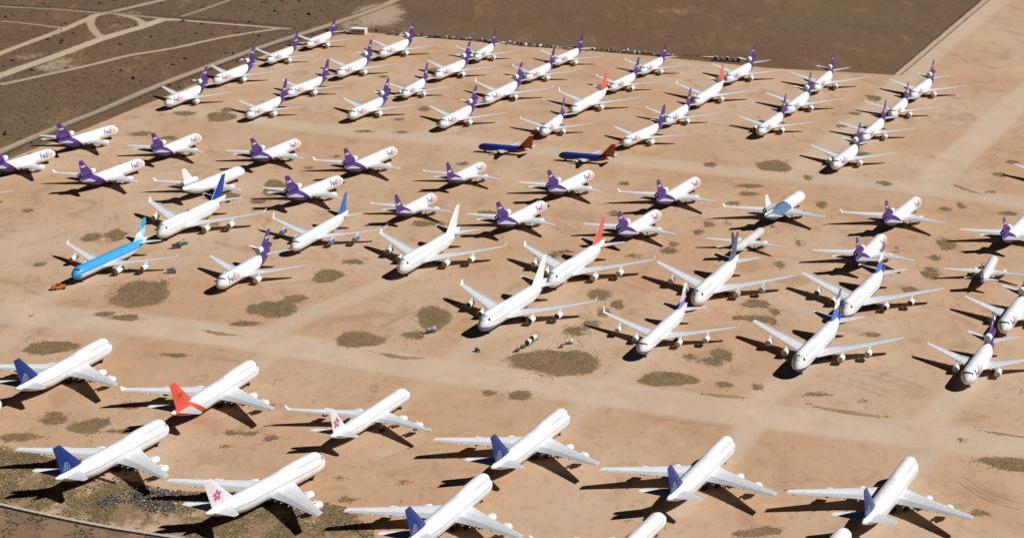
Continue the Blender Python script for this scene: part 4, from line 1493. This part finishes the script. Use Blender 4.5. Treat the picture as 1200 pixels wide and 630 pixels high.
    ('jumbo_jet', 'B747', 'navy', -196.0, -200.7, 65.0,
     'jumbo jet beyond the left edge, only nose and wingtip in the picture', 'front row of large jets pointing away', False),
    ('four_engine_jet', 'A340', 'blank', 109.8, -332.4, 66.0,
     'white jet showing only its nose tip at the bottom edge, lower right', 'front row of large jets pointing away'),
    ('trijet_freighter', 'DC10', 'express', -292.2, 101.9, 247.0,
     'plane beyond left edge with only a white wingtip in the picture', 'aircraft of the middle rows pointing away'),
    ('trijet_freighter', 'DC10', 'express', 273.2, 136.8, 247.0,
     'trijet at right edge with only its wingtip in the picture', 'aircraft of the rear block parked in files'),
]
for row in PLANES:
    build_plane(*row)

# ---------------------------------------------------------------- vegetation
def tufts(name, pts, size, cols, flat=0.6, zoff=0.0):
    """many small ragged bushes in one mesh: each a jittered octahedron with a few stray blades"""
    n = len(pts)
    base = np.array([(1, 0, 0.1), (0, 1, 0.1), (-1, 0, 0.1), (0, -1, 0.1), (0, 0, 1), (0.7, 0.7, 0.55), (-0.7, 0.6, 0.6), (-0.6, -0.7, 0.5), (0.7, -0.6, 0.6)])
    tri = np.array([(0, 5, 1), (1, 6, 2), (2, 7, 3), (3, 8, 0), (5, 4, 1), (6, 4, 2), (7, 4, 3), (8, 4, 0), (0, 4, 5), (1, 4, 6), (2, 4, 7), (3, 4, 8)])
    V = base[None] * (1 + rng.uniform(-0.45, 0.45, (n, 9, 1))) + rng.uniform(-0.18, 0.18, (n, 9, 3))
    V[:, :, 2] = np.maximum(V[:, :, 2], -0.02) * flat
    a = rng.uniform(0, 2 * np.pi, n)
    c, s = np.cos(a)[:, None], np.sin(a)[:, None]
    X = V[:, :, 0] * c - V[:, :, 1] * s
    Y = V[:, :, 0] * s + V[:, :, 1] * c
    sz = np.asarray(size)[:, None]
    W = np.stack([X * sz + pts[:, 0:1], Y * sz + pts[:, 1:2], V[:, :, 2] * sz + zoff], -1).reshape(-1, 3)
    F = (tri[None] + (np.arange(n) * 9)[:, None, None]).reshape(-1, 3)
    me = bpy.data.meshes.new(name)
    me.vertices.add(len(W))
    me.vertices.foreach_set('co', W.astype(np.float32).ravel())
    me.loops.add(len(F) * 3)
    me.loops.foreach_set('vertex_index', F.ravel().astype(np.int32))
    me.polygons.add(len(F))
    me.polygons.foreach_set('loop_start', np.arange(0, len(F) * 3, 3, dtype=np.int32))
    me.update(calc_edges=True)
    at = me.attributes.new('tint', 'FLOAT', 'POINT')
    at.data.foreach_set('value', np.repeat(cols, 9).astype(np.float32))
    return me


def plant_mat(name, stops):
    m, nt, b = new_mat(name)
    k = NB(nt)
    cr = k.n('ShaderNodeValToRGB')
    el = cr.color_ramp.elements
    while len(el) < len(stops):
        el.new(0.5)
    for e, (p_, c_) in zip(el, stops):
        e.position = p_
        e.color = c_ + (1,)
    k.link(k.attr('tint'), cr.inputs[0])
    k.link(cr.outputs[0], b.inputs['Base Color'])
    b.inputs['Roughness'].default_value = 0.9
    b.inputs['Specular IOR Level'].default_value = 0.1
    return m


M_WEED = plant_mat('weed_leaf', [(0.0, (0.100, 0.078, 0.034)), (0.4, (0.150, 0.114, 0.053)), (0.75, (0.20, 0.145, 0.076)), (1.0, (0.28, 0.200, 0.11))])
M_BUSH = plant_mat('desert_bush', [(0.0, (0.062, 0.048, 0.029)), (0.5, (0.105, 0.077, 0.046)), (1.0, (0.18, 0.125, 0.075))])

# weeds in the patches between the aircraft
pts, sz = [], []
for (x, y, rx, ry) in VEG:
    n = int(min(2600, 1.5 * math.pi * rx * ry))
    a = rng.uniform(0, 2 * np.pi, n)
    r = rng.uniform(0, 1.0, n) ** 0.5 * (1 + rng.normal(0, 0.10, n))
    wob = 1 + 0.18 * np.sin(3 * a + rng.uniform(0, 6)) + 0.12 * np.sin(5 * a + rng.uniform(0, 6))
    pts.append(np.stack([x + rx * r * wob * np.cos(a), y + ry * r * wob * np.sin(a)], 1))
    sz.append(rng.uniform(0.12, 0.36, n))
    m = max(2, n // 20)                                    # stragglers
    a = rng.uniform(0, 2 * np.pi, m)
    r = rng.uniform(1.0, 1.7, m)
    pts.append(np.stack([x + rx * r * np.cos(a), y + ry * r * np.sin(a)], 1))
    sz.append(rng.uniform(0.12, 0.36, m))
for b in BERMS:                                            # a few along the berms
    q = spline(b, 0.5)
    q = q[rng.uniform(0, 1, len(q)) < 0.55] 
    pts.append(q + rng.normal(0, 1.1, q.shape))
    sz.append(rng.uniform(0.15, 0.5, len(q)))
pts = np.concatenate(pts)
sz = np.concatenate(sz)
o = link_obj('weeds', tufts('weeds', pts, sz, rng.beta(2.5, 2.5, len(pts)), 0.42, 0.02), mat=M_WEED)
o['kind'] = 'stuff'
o['label'] = 'olive and straw-coloured weeds growing in patches on the dirt'
o['category'] = 'weeds'

# rough weedy ground at lower left
bx = np.array(WEEDPOLY)
q = rng.uniform(bx.min(0), bx.max(0), (120000, 2))
q = q[in_poly(q[:, 0], q[:, 1], WEEDPOLY)]
nz = np.array([mnoise.noise(Vector((a * 0.11, b * 0.05, 3.1))) for a, b in q])
q = q[nz + rng.normal(0, 0.14, len(nz)) > 0.0]
o = link_obj('rough_grass', tufts('rough_grass', q, rng.uniform(0.10, 0.42, len(q)), rng.beta(1.6, 2.0, len(q)), 0.7, 0.0), mat=M_WEED)
o['kind'] = 'stuff'
o['label'] = 'rough dry grass and weeds at the lower left corner'
o['category'] = 'grass'

# low desert scrub outside the apron
q = np.stack([rng.uniform(-430, 330, 80000), rng.uniform(90, 900, 80000)], 1)
q = q[apron_signed(q[:, 0], q[:, 1]) < -3]
dr = np.full(len(q), 1e9)
for n_, wd_, st_, pl_ in PATHS:
    dr = np.minimum(dr, seg_dist(q[:, 0], q[:, 1], pl_) - wd_ * 0.75)
bare = np.zeros(len(q))
for b in BARE:
    bare = np.maximum(bare, blob(q, b) * b[4])
dense = np.where(q[:, 0] + 0.18 * q[:, 1] < 20, 1.0, 0.07)      # sparser on the graded field at right
q = q[(dr > 0.5) & (rng.uniform(0, 1, len(q)) > bare * 1.1) & (rng.uniform(0, 1, len(q)) < dense)]
s_ = rng.uniform(0.2, 0.6, len(q)) + ((rng.uniform(0, 1, len(q)) > 0.988) & (q[:, 0] + 0.18 * q[:, 1] < 20)) * rng.uniform(0.4, 1.6, len(q))
o = link_obj('desert_scrub', tufts('desert_scrub', q, s_, rng.beta(1.6, 2.2, len(q)), 0.75, 0.0), mat=M_BUSH)
o['kind'] = 'stuff'
o['label'] = 'low brown desert scrub beyond the dirt apron'
o['category'] = 'scrub'
# scrub in the strip below the barrier
q = np.stack([rng.uniform(-190, -80, 11000), rng.uniform(-345, -255, 11000)], 1)
q = q[in_poly(q[:, 0], q[:, 1], REDPOLY)]
nz = np.array([mnoise.noise(Vector((a * 0.16, b * 0.07, 7.7))) for a, b in q])
q = q[nz + rng.normal(0, 0.16, len(nz)) > 0.05]
o = link_obj('roadside_scrub', tufts('roadside_scrub', q, rng.uniform(0.12, 0.6, len(q)), rng.beta(1.4, 2.2, len(q)), 0.7, 0.0), mat=M_BUSH)
o['kind'] = 'stuff'
o['label'] = 'dark low shrubs on red soil beyond the concrete barrier'
o['category'] = 'scrub'

# ---------------------------------------------------------------- scrap heap at lower left
V, F, C = [], [], []
M_SCRAP = plant_mat('scrap_pieces', [(0.0, (0.06, 0.058, 0.058)), (0.5, (0.13, 0.12, 0.11)), (0.8, (0.21, 0.18, 0.14)), (0.97, (0.34, 0.31, 0.27)), (1.0, (0.75, 0.75, 0.75))])
heaps = [(SCRAPC[0] + random.uniform(-13, 15), SCRAPC[1] + random.uniform(-11, 9), random.uniform(1.2, 3.2), random.uniform(1.2, 3.5)) for _ in range(11)]
for i in range(1300):
    hp = random.choice(heaps)
    if i < 1250:
        x, y = hp[0] + random.gauss(0, hp[2]), hp[1] + random.gauss(0, hp[3])
    else:
        x, y = SCRAPC[0] - 14 + random.gauss(0, 8), SCRAPC[1] + 12 + random.gauss(0, 14)
    h = random.uniform(0.05, 0.40) * (1 if random.random() < 0.9 else 2)
    b0 = len(V)
    box(V, F, (x, y, h * 0.7), (random.uniform(0.08, 0.55), random.uniform(0.06, 0.3), h * 0.5), random.uniform(0, 3.14))
    dx, dy = random.uniform(-0.3, 0.3), random.uniform(-0.3, 0.3)
    for j in range(b0, len(V)):
        vx, vy, vz = V[j]
        V[j] = (vx, vy, max(0.0, vz + dx * (vx - x) + dy * (vy - y)))
    C += [min(1.0, random.betavariate(1.5, 2.2) * (1.0 if random.random() < 0.975 else 3))] * 8
me = mesh_from('scrap_heap', V, F)
set_attr(me, 'tint', C)
o = link_obj('scrap_heap', me, mat=M_SCRAP)
o['kind'] = 'stuff'
o['label'] = 'grey heap of broken scrap in the weeds at lower left'
o['category'] = 'scrap'

# ---------------------------------------------------------------- concrete barrier at lower left, in cast lengths
M_CONC = plain('concrete', (0.42, 0.37, 0.31), 0.9, 0, 0.18, 0.6)


def barrier():
    P = spline(BARRIER, 3.0)
    root = bpy.data.objects.new('concrete_barrier', None)
    COL.objects.link(root)
    root.location = (P[0][0], P[0][1], 0)
    tag(root, 'long low pale concrete barrier crossing the lower left corner', 'barrier')
    V, F = [], []
    pr = [(-1.0, -0.1), (-0.85, 0.8), (0.85, 0.8), (1.0, -0.1)]
    for e in (-1, 1):
        for a, b in pr:
            V.append((e * 1.72, a, b))
    F = [(0, 1, 2, 3)[::-1], (4, 5, 6, 7)] + [(j, (j + 1) % 4, 4 + (j + 1) % 4, 4 + j) for j in range(4)]
    me = fixn(mesh_from('barrier_block', V, F, mats=[M_CONC]))
    L = np.concatenate([[0], np.cumsum(np.hypot(*np.diff(P, axis=0).T))])
    for d in np.arange(1.8, L[-1] - 1.8, 3.5):
        i = np.searchsorted(L, d) - 1
        t = (d - L[i]) / (L[i + 1] - L[i])
        p = P[i] + (P[i + 1] - P[i]) * t
        a = math.atan2(*(P[i + 1] - P[i])[::-1])
        link_obj('block', me, root, loc=(p[0] - P[0][0], p[1] - P[0][1], random.uniform(-0.03, 0.0)), rot=(0, 0, a + random.uniform(-0.006, 0.006)))


barrier()

# ---------------------------------------------------------------- fences
M_POST = plain('fence_post', (0.10, 0.085, 0.07), 0.8)
M_WIRE = plain('fence_wire', (0.07, 0.06, 0.055), 0.6)


def fence(pl, label, h, gap, wires):
    P = spline(pl, 6.0)
    root = bpy.data.objects.new('wire_fence', None)
    COL.objects.link(root)
    root.location = (P[0][0], P[0][1], 0)
    tag(root, label, 'fence')
    V, F = [], []
    cyl(V, F, (0, 0, -0.2), (0, 0, h), 0.07, 6)
    pm = mesh_from('fence_post', V, F, mats=[M_POST])
    L = np.concatenate([[0], np.cumsum(np.hypot(*np.diff(P, axis=0).T))])
    pts = []
    for d in np.arange(0, L[-1], gap):
        i = min(np.searchsorted(L, d, side='right') - 1, len(P) - 2)
        t = (d - L[i]) / (L[i + 1] - L[i])
        pts.append(P[i] + (P[i + 1] - P[i]) * t - P[0])
        link_obj('post', pm, root, loc=(pts[-1][0], pts[-1][1], 0))
    V, F = [], []
    for a, b in zip(pts[:-1], pts[1:]):
        for wv in wires:
            cyl(V, F, (a[0], a[1], wv), (b[0], b[1], wv), 0.028, 3)
    link_obj('wire', mesh_from('fence_wire', V, F, mats=[M_WIRE]), root)


fence(FENCE, 'long dark wire fence crossing the desert at upper left', 2.2, 5.0, np.linspace(0.15, 2.1, 14))
fence(FENCE2, 'wire fence along the left edge of the dirt apron', 2.2, 5.0, np.linspace(0.15, 2.1, 12))
fence(FENCE3, 'wire fence along the brown field edge at upper right', 1.6, 5.0, np.linspace(0.2, 1.5, 6))

# utility poles at upper left
M_WOOD = plain('pole_wood', (0.10, 0.07, 0.05), 0.9)
UL = ['tall wooden pole at the top edge behind the fence crossing', 'wooden pole beside the diagonal dirt road, upper left', 'wooden pole at the left edge beside the dirt road',
      'left one of two short poles at the fence gate', 'right one of two short poles at the fence gate']
for (x, y), lb, hh in zip(UPOLES, UL, (11, 5.5, 8.5, 4.5, 4.0)):
    V, F = [], []
    cyl(V, F, (0, 0, -0.3), (0, 0, hh), 0.16, 8)
    r = bpy.data.objects.new('utility_pole', None)
    COL.objects.link(r)
    r.location = (x, y, 0)
    tag(r, lb, 'pole', 'poles at upper left')
    link_obj('pole', mesh_from('pole', V, F, mats=[M_WOOD]), r)
    if hh > 5:
        V, F = [], []
        box(V, F, (0, 0.2, hh - 0.6), (1.2, 0.06, 0.08))
        link_obj('cross_arm', mesh_from('cross_arm', V, F, mats=[M_WOOD]), r)

# fallen pole by the blue-finned jumbo at lower left
V, F = [], []
a, b = Vector((POLES[0], POLES[1], 0.25)), Vector((POLEE[0], POLEE[1], 0.25))
mid = (a + b) / 2
cyl(V, F, a - mid + Vector((0, 0, 0.3)), b - mid + Vector((0, 0, 0.3)), 0.32, 8)
for t in (0.06, 0.5, 0.94):
    p = a + (b - a) * t - mid
    box(V, F, (p.x, p.y, 0.0), (0.5, 0.15, 0.2))
o = link_obj('fallen_pole', mesh_from('fallen_pole', V, F, mats=[plain('pole_dark', (0.07, 0.06, 0.055), 0.8)]), loc=(mid.x, mid.y, 0.2))
tag(o, 'dark pole lying on the ground under the lower left jumbo', 'pole')

# ---------------------------------------------------------------- tug, engines and other ground equipment
M_TUG = plain('tug_orange', (0.62, 0.17, 0.035), 0.5, 0, 0.15)
M_EQ = plain('equipment_grey', (0.30, 0.31, 0.33), 0.6, 0, 0.2)
M_EQD = plain('equipment_dark', (0.085, 0.085, 0.09), 0.6, 0, 0.2)
M_EQW = plain('equipment_white', (0.70, 0.70, 0.68), 0.5, 0, 0.12)
M_RED = plain('stand_red', (0.25, 0.045, 0.03), 0.6, 0, 0.15)


def root_at(name, p, rz, label, cat, group=None, sc=1.0):
    r = bpy.data.objects.new(name, None)
    COL.objects.link(r)
    r.location = (p[0], p[1], 0.03)
    r.scale = (sc, sc, sc)
    r.rotation_euler = (0, 0, rz)
    tag(r, label, cat, group)
    return r


def part(name, parent, mat, fn, smooth=False):
    V, F = [], []
    fn(V, F)
    return link_obj(name, fixn(mesh_from(name, V, F, smooth, mats=[mat])), parent)


def wheel4(root, xs, y, r, w=0.4):
    V, F = [], []
    cyl(V, F, (0, -w / 2, 0), (0, w / 2, 0), r, 14)
    wm = mesh_from('wheel', V, F, mats=[M_TYRE])
    for x in xs:
        for s in (-1, 1):
            link_obj('wheel', wm, root, loc=(x, s * y, r))


# orange aircraft tug and its tow bar, at the sky-blue aircraft's nose
r = root_at('aircraft_tug', TUG, math.radians(205), 'orange aircraft tug at the nose of the sky-blue plane', 'tug')
part('chassis', r, M_TUG, lambda V, F: (box(V, F, (0, 0, 1.0), (3.2, 1.25, 0.45)), box(V, F, (2.1, 0, 1.65), (1.0, 1.15, 0.25)), box(V, F, (-2.0, 0, 1.6), (1.1, 1.15, 0.2))))
cab = part('cab', r, M_TUG, lambda V, F: (box(V, F, (0.1, 0, 2.9), (0.9, 1.05, 0.08)), box(V, F, (0.1, 0, 1.7), (0.85, 1.0, 0.3))))
part('window', cab, M_GLASS, lambda V, F: box(V, F, (0.1, 0, 2.42), (0.8, 0.97, 0.42)))
wheel4(r, (-2.0, 2.0), 1.15, 0.62)
tb = root_at('tow_bar', (TUG[0] + 4.6, TUG[1] + 9.5), math.radians(247), 'tow bar between orange tug and sky-blue plane', 'tow bar')
part('bar', tb, M_TUG, lambda V, F: (cyl(V, F, (-2.6, 0, 0.6), (2.6, 0, 0.6), 0.09), box(V, F, (2.6, 0, 0.6), (0.2, 0.3, 0.1))))
part('axle', tb, M_TYRE, lambda V, F: cyl(V, F, (0, -0.5, 0.3), (0, 0.5, 0.3), 0.3, 10))


def engine_kit(key, r, ln, mc, mk):
    """a removed jet engine lying in a wheeled cradle"""
    d = {}
    V, F = lathe_x([(-ln / 2 + 0.5, r * 0.78), (-ln / 2, r * 0.92), (-ln / 2 + 0.3, r), (-ln * 0.08, r * 0.98), (0.0, r * 0.62), (ln * 0.3, r * 0.66), (ln * 0.42, r * 0.5), (ln / 2, r * 0.36)], 14)
    d['casing'] = mesh_from('engine_casing_' + key, [(x, y, z + r + 0.55) for x, y, z in V], F, True, mats=[mc])
    V, F = lathe_x([(-ln / 2 + 0.25, r * 0.83), (-ln / 2 + 0.1, r * 0.3), (-ln / 2 + 0.05, 0.02)], 14, True)
    d['fan'] = mesh_from('engine_fan_' + key, [(x, y, z + r + 0.55) for x, y, z in V], F, True, mats=[mk])
    V, F = [], []
    for s in (-1, 1):
        box(V, F, (0, s * r * 0.8, 0.42), (ln * 0.5, 0.09, 0.1))
        for x in (-ln * 0.35, ln * 0.35):
            box(V, F, (x, s * r * 0.8, 0.85), (0.09, 0.09, 0.4))
    for x in (-ln * 0.4, ln * 0.4):
        box(V, F, (x, 0, 0.42), (0.1, r * 0.8, 0.09))
    d['cradle'] = mesh_from('engine_cradle_' + key, V, F, mats=[M_EQD])
    V, F = [], []
    for x in (-ln * 0.38, ln * 0.38):
        for s in (-1, 1):
            cyl(V, F, (x, s * r * 0.8 - 0.08, 0.22), (x, s * r * 0.8 + 0.08, 0.22), 0.22, 8)
    d['wheels'] = mesh_from('engine_wheels_' + key, V, F, mats=[M_TYRE])
    return d


EK = {'white': engine_kit('white', 1.35, 4.8, M_EQW, M_EQD), 'dark': engine_kit('dark', 1.25, 4.6, M_EQD, M_EQ), 'grey': engine_kit('grey', 1.2, 4.4, M_EQ, M_COVER)}


def engine_stand(kind, p, rz, label, group=None, sc=1.0):
    r = root_at('jet_engine', p, rz, label, 'jet engine', group, sc)
    k = EK[kind]
    c = link_obj('casing', k['casing'], r)
    link_obj('fan', k['fan'], c)
    s = link_obj('cradle', k['cradle'], r)
    link_obj('wheel_set', k['wheels'], s)
    return r


engine_stand('dark', ENG1, 0.5, 'dark engine on a stand below the royal-blue jumbo\'s nose, nearer the camera', 'engines beside the sky-blue plane')
engine_stand('grey', ENG2, 0.9, 'grey engine on a stand below the royal-blue jumbo\'s nose, farther from camera', 'engines beside the sky-blue plane')
engine_stand('grey', EQ1, 0.1, 'grey engine on a stand off the sky-blue plane\'s wingtip', 'engines beside the sky-blue plane')
engine_stand('grey', EQ2, 0.6, 'grey engine on a stand at the edge of a weed patch, left of centre')
engine_stand('dark', EQ3, 2.2, 'dark engine on a stand in front of the bluish-chinned jumbo\'s nose', None, 0.55)
for q_, kd, a_, lb in ((E4a, 'dark', 0.9, 'front dark engine'), (E4b, 'dark', 0.9, 'second engine from the front'), (E4c, 'white', 4.3, 'white cowled third engine'), (E4d, 'white', 4.2, 'rearmost white cowled engine')):
    engine_stand(kd, q_, a_, lb + ' of the four lined up above the big oval weed patch', 'four engines in line above the oval weed patch', 0.85 if kd == 'white' else 0.55)
engine_stand('white', EQ5b, 0.3, 'white cowled engine alone above the right end of the oval weed patch', None, 0.65)
engine_stand('dark', (EQ5[0] - 1.5, EQ5[1] - 2.5), 1.2, 'dark engine beside the white one above the right end of the oval weed patch', None, 0.5)
engine_stand('dark', STAND1, 0.3, 'dark engine on a stand beside the red-finned jumbo', None, 0.7)

# small red service stand near the blue-bellied jumbo
r = root_at('service_stand', STAIR, 0.6, 'small red wheeled work stand by the rear blue-bellied jumbo', 'work stand')
part('frame', r, M_RED, lambda V, F: [cyl(V, F, (x, y, 0.3), (x * 0.7, y * 0.7, 2.6), 0.06, 6) for x in (-1, 1) for y in (-0.7, 0.7)])
part('platform', r, M_RED, lambda V, F: box(V, F, (0, 0, 2.65), (0.9, 0.7, 0.06)))
part('steps', r, M_EQD, lambda V, F: [box(V, F, (1.0 + 0.25 * i, 0, 2.4 - 0.45 * i), (0.14, 0.5, 0.03)) for i in range(5)])
wheel4(r, (-1, 1), 0.75, 0.2, 0.12)

# ---------------------------------------------------------------- the long line of stored parts along the field edge
P = spline(SCRAPLINE, 2.0)
L = np.concatenate([[0], np.cumsum(np.hypot(*np.diff(P, axis=0).T))])


def crate_kit(key, hx, hy, hz, m1, m2):
    V, F = [], []
    box(V, F, (0, 0, hz + 0.2), (hx, hy, hz))
    body = mesh_from('crate_body_' + key, V, F, mats=[m1])
    V, F = [], []
    box(V, F, (0, 0, 2 * hz + 0.26), (hx * 1.03, hy * 1.05, 0.06))
    lid = mesh_from('crate_lid_' + key, V, F, mats=[m2])
    V, F = [], []
    for x in (-hx * 0.8, 0, hx * 0.8):
        box(V, F, (x, 0, 0.1), (0.1, hy, 0.1))
    return body, lid, mesh_from('crate_skid_' + key, V, F, mats=[M_EQD])


CK = [crate_kit('a', 1.3, 0.9, 0.8, M_EQD, M_EQW), crate_kit('b', 1.0, 0.8, 0.9, M_EQW, M_EQ), crate_kit('c', 1.8, 0.9, 0.6, M_EQ, M_EQD)]
d = 0.5
cnt = 0
TENS = ['', '', 'twenty', 'thirty', 'forty', 'fifty', 'sixty', 'seventy', 'eighty', 'ninety']
TENTH = ['', '', 'twentieth', 'thirtieth', 'fortieth', 'fiftieth', 'sixtieth', 'seventieth', 'eightieth', 'ninetieth']
FIRST = ['', 'first', 'second', 'third', 'fourth', 'fifth', 'sixth', 'seventh', 'eighth', 'ninth', 'tenth', 'eleventh', 'twelfth', 'thirteenth', 'fourteenth', 'fifteenth', 'sixteenth', 'seventeenth', 'eighteenth', 'nineteenth']


def ordinal(n):
    if n < 20:
        return FIRST[n]
    return TENTH[n // 10] if n % 10 == 0 else TENS[n // 10] + '-' + FIRST[n % 10]


while d < L[-1] - 1:
    i = np.searchsorted(L, d, side='right') - 1
    t = (d - L[i]) / (L[i + 1] - L[i])
    p = P[i] + (P[i + 1] - P[i]) * t + np.array([random.uniform(-0.5, 0.5), random.uniform(-2.0, 2.0)])
    cnt += 1
    where = ', %s piece from left in the field-edge line' % ordinal(cnt)
    if random.random() < 0.62:
        kd = random.choice(['white', 'dark', 'grey', 'grey', 'dark'])
        engine_stand(kd, p, random.uniform(1.0, 2.1) + random.choice((0, math.pi)), {'white': 'white cowled', 'dark': 'dark', 'grey': 'grey'}[kd] + ' jet engine' + where, 'stored engines lined up along the field edge', random.uniform(0.6, 0.8))
    else:
        ci = random.randrange(3)
        b_, l_, s_ = CK[ci]
        r = root_at('storage_crate', p, random.uniform(-0.3, 0.3) + 1.4, ['dark crate with white lid', 'white crate with grey lid', 'long grey crate with dark lid'][ci] + where, 'crate', 'crates lined up along the field edge', random.uniform(0.7, 0.9))
        bo = link_obj('body', b_, r)
        link_obj('lid', l_, bo)
        link_obj('skid', s_, r)
    d += random.uniform(2.3, 3.6)


# removed wing flaps and beams on trestles near the line's right end
def long_piece(p, ln, rz, mat, label):
    r = root_at('stored_wing_panel', p, rz, label, 'wing panel', 'long panels stored on trestles')
    me = loft('wing_panel', [(0.9, -ln / 2, 1.3, 2.0, 0.16), (0.6, ln / 2, 1.35, 1.3, 0.10)], 'z', [mat, mat, mat])
    link_obj('panel', me, r)
    for y in (-ln * 0.35, ln * 0.35):
        part('trestle', r, M_EQD, lambda V, F: [cyl(V, F, (x, y + dy, 0), (x * 0.4, y, 1.25), 0.08, 6) for x in (-0.9, 0.9) for dy in (-0.4, 0.4)])


long_piece(((W1[0] - 5), W1[1] + 1), 12, math.radians(82), M_EQD, 'long dark panel on trestles near the right end of the stored line')
long_piece(((W1[0] + W2[0]) / 2 + 1.5, W2[1] + 3), 8, math.radians(78), M_EQW, 'long white panel on trestles at the right end of the stored line')
for i_ in range(5):
    x = W3[0] + (W4[0] - W3[0]) * i_ / 4 * 1.25 - 2
    engine_stand('white' if i_ % 2 == 0 else 'grey', (x, W3[1] + 6 - i_ * 1.2), 1.5 + math.pi, ('white cowled' if i_ % 2 == 0 else 'grey') + ' engine, %s from the left of the row right of the white panel' % ordinal(i_ + 1), 'short row of engines right of the white panel')

# ---------------------------------------------------------------- white site building at the far corner
r = root_at('site_building', BLD, math.radians(-14), 'long white flat-roofed site building at the far left corner of the apron', 'building')
M_BWALL = plain('building_wall', (0.42, 0.45, 0.47), 0.7, 0, 0.08)
M_BROOF = plain('building_roof', (0.74, 0.73, 0.70), 0.7, 0, 0.08)
part('wall', r, M_BWALL, lambda V, F: box(V, F, (0, 0, 1.9), (5.0, 3.2, 1.9)))
part('roof', r, M_BROOF, lambda V, F: (box(V, F, (0, 0, 3.92), (5.2, 3.4, 0.12))))
part('end_panel', r, M_EQW, lambda V, F: box(V, F, (5.03, 0, 1.8), (0.03, 2.9, 1.6)))
dr_ = part('door', r, M_EQ, lambda V, F: box(V, F, (5.08, 0.3, 1.2), (0.03, 0.55, 1.1)))
part('handle', dr_, M_EQD, lambda V, F: box(V, F, (5.14, 0.7, 1.2), (0.03, 0.05, 0.05)))
for x in (-3.4, -1.1, 1.2, 3.4):
    wnd = part('window', r, M_GLASS, lambda V, F: box(V, F, (x, -3.22, 2.2), (0.5, 0.03, 0.45)))
    part('sill', wnd, M_EQW, lambda V, F: box(V, F, (x, -3.27, 1.68), (0.6, 0.06, 0.05)))
r = root_at('pickup_truck', BLD2, math.radians(-10), 'small white pickup truck parked left of the white site building', 'truck')
part('body', r, M_EQW, lambda V, F: (box(V, F, (0, 0, 0.75), (2.6, 0.95, 0.3)), box(V, F, (-1.4, 0, 1.1), (1.2, 0.95, 0.1))))
cb = part('cab', r, M_EQW, lambda V, F: box(V, F, (0.4, 0, 1.75), (0.75, 0.82, 0.06)))
part('window', cb, M_GLASS, lambda V, F: box(V, F, (0.4, 0, 1.38), (0.85, 0.86, 0.32)))
wheel4(r, (-1.7, 1.7), 0.85, 0.38, 0.25)
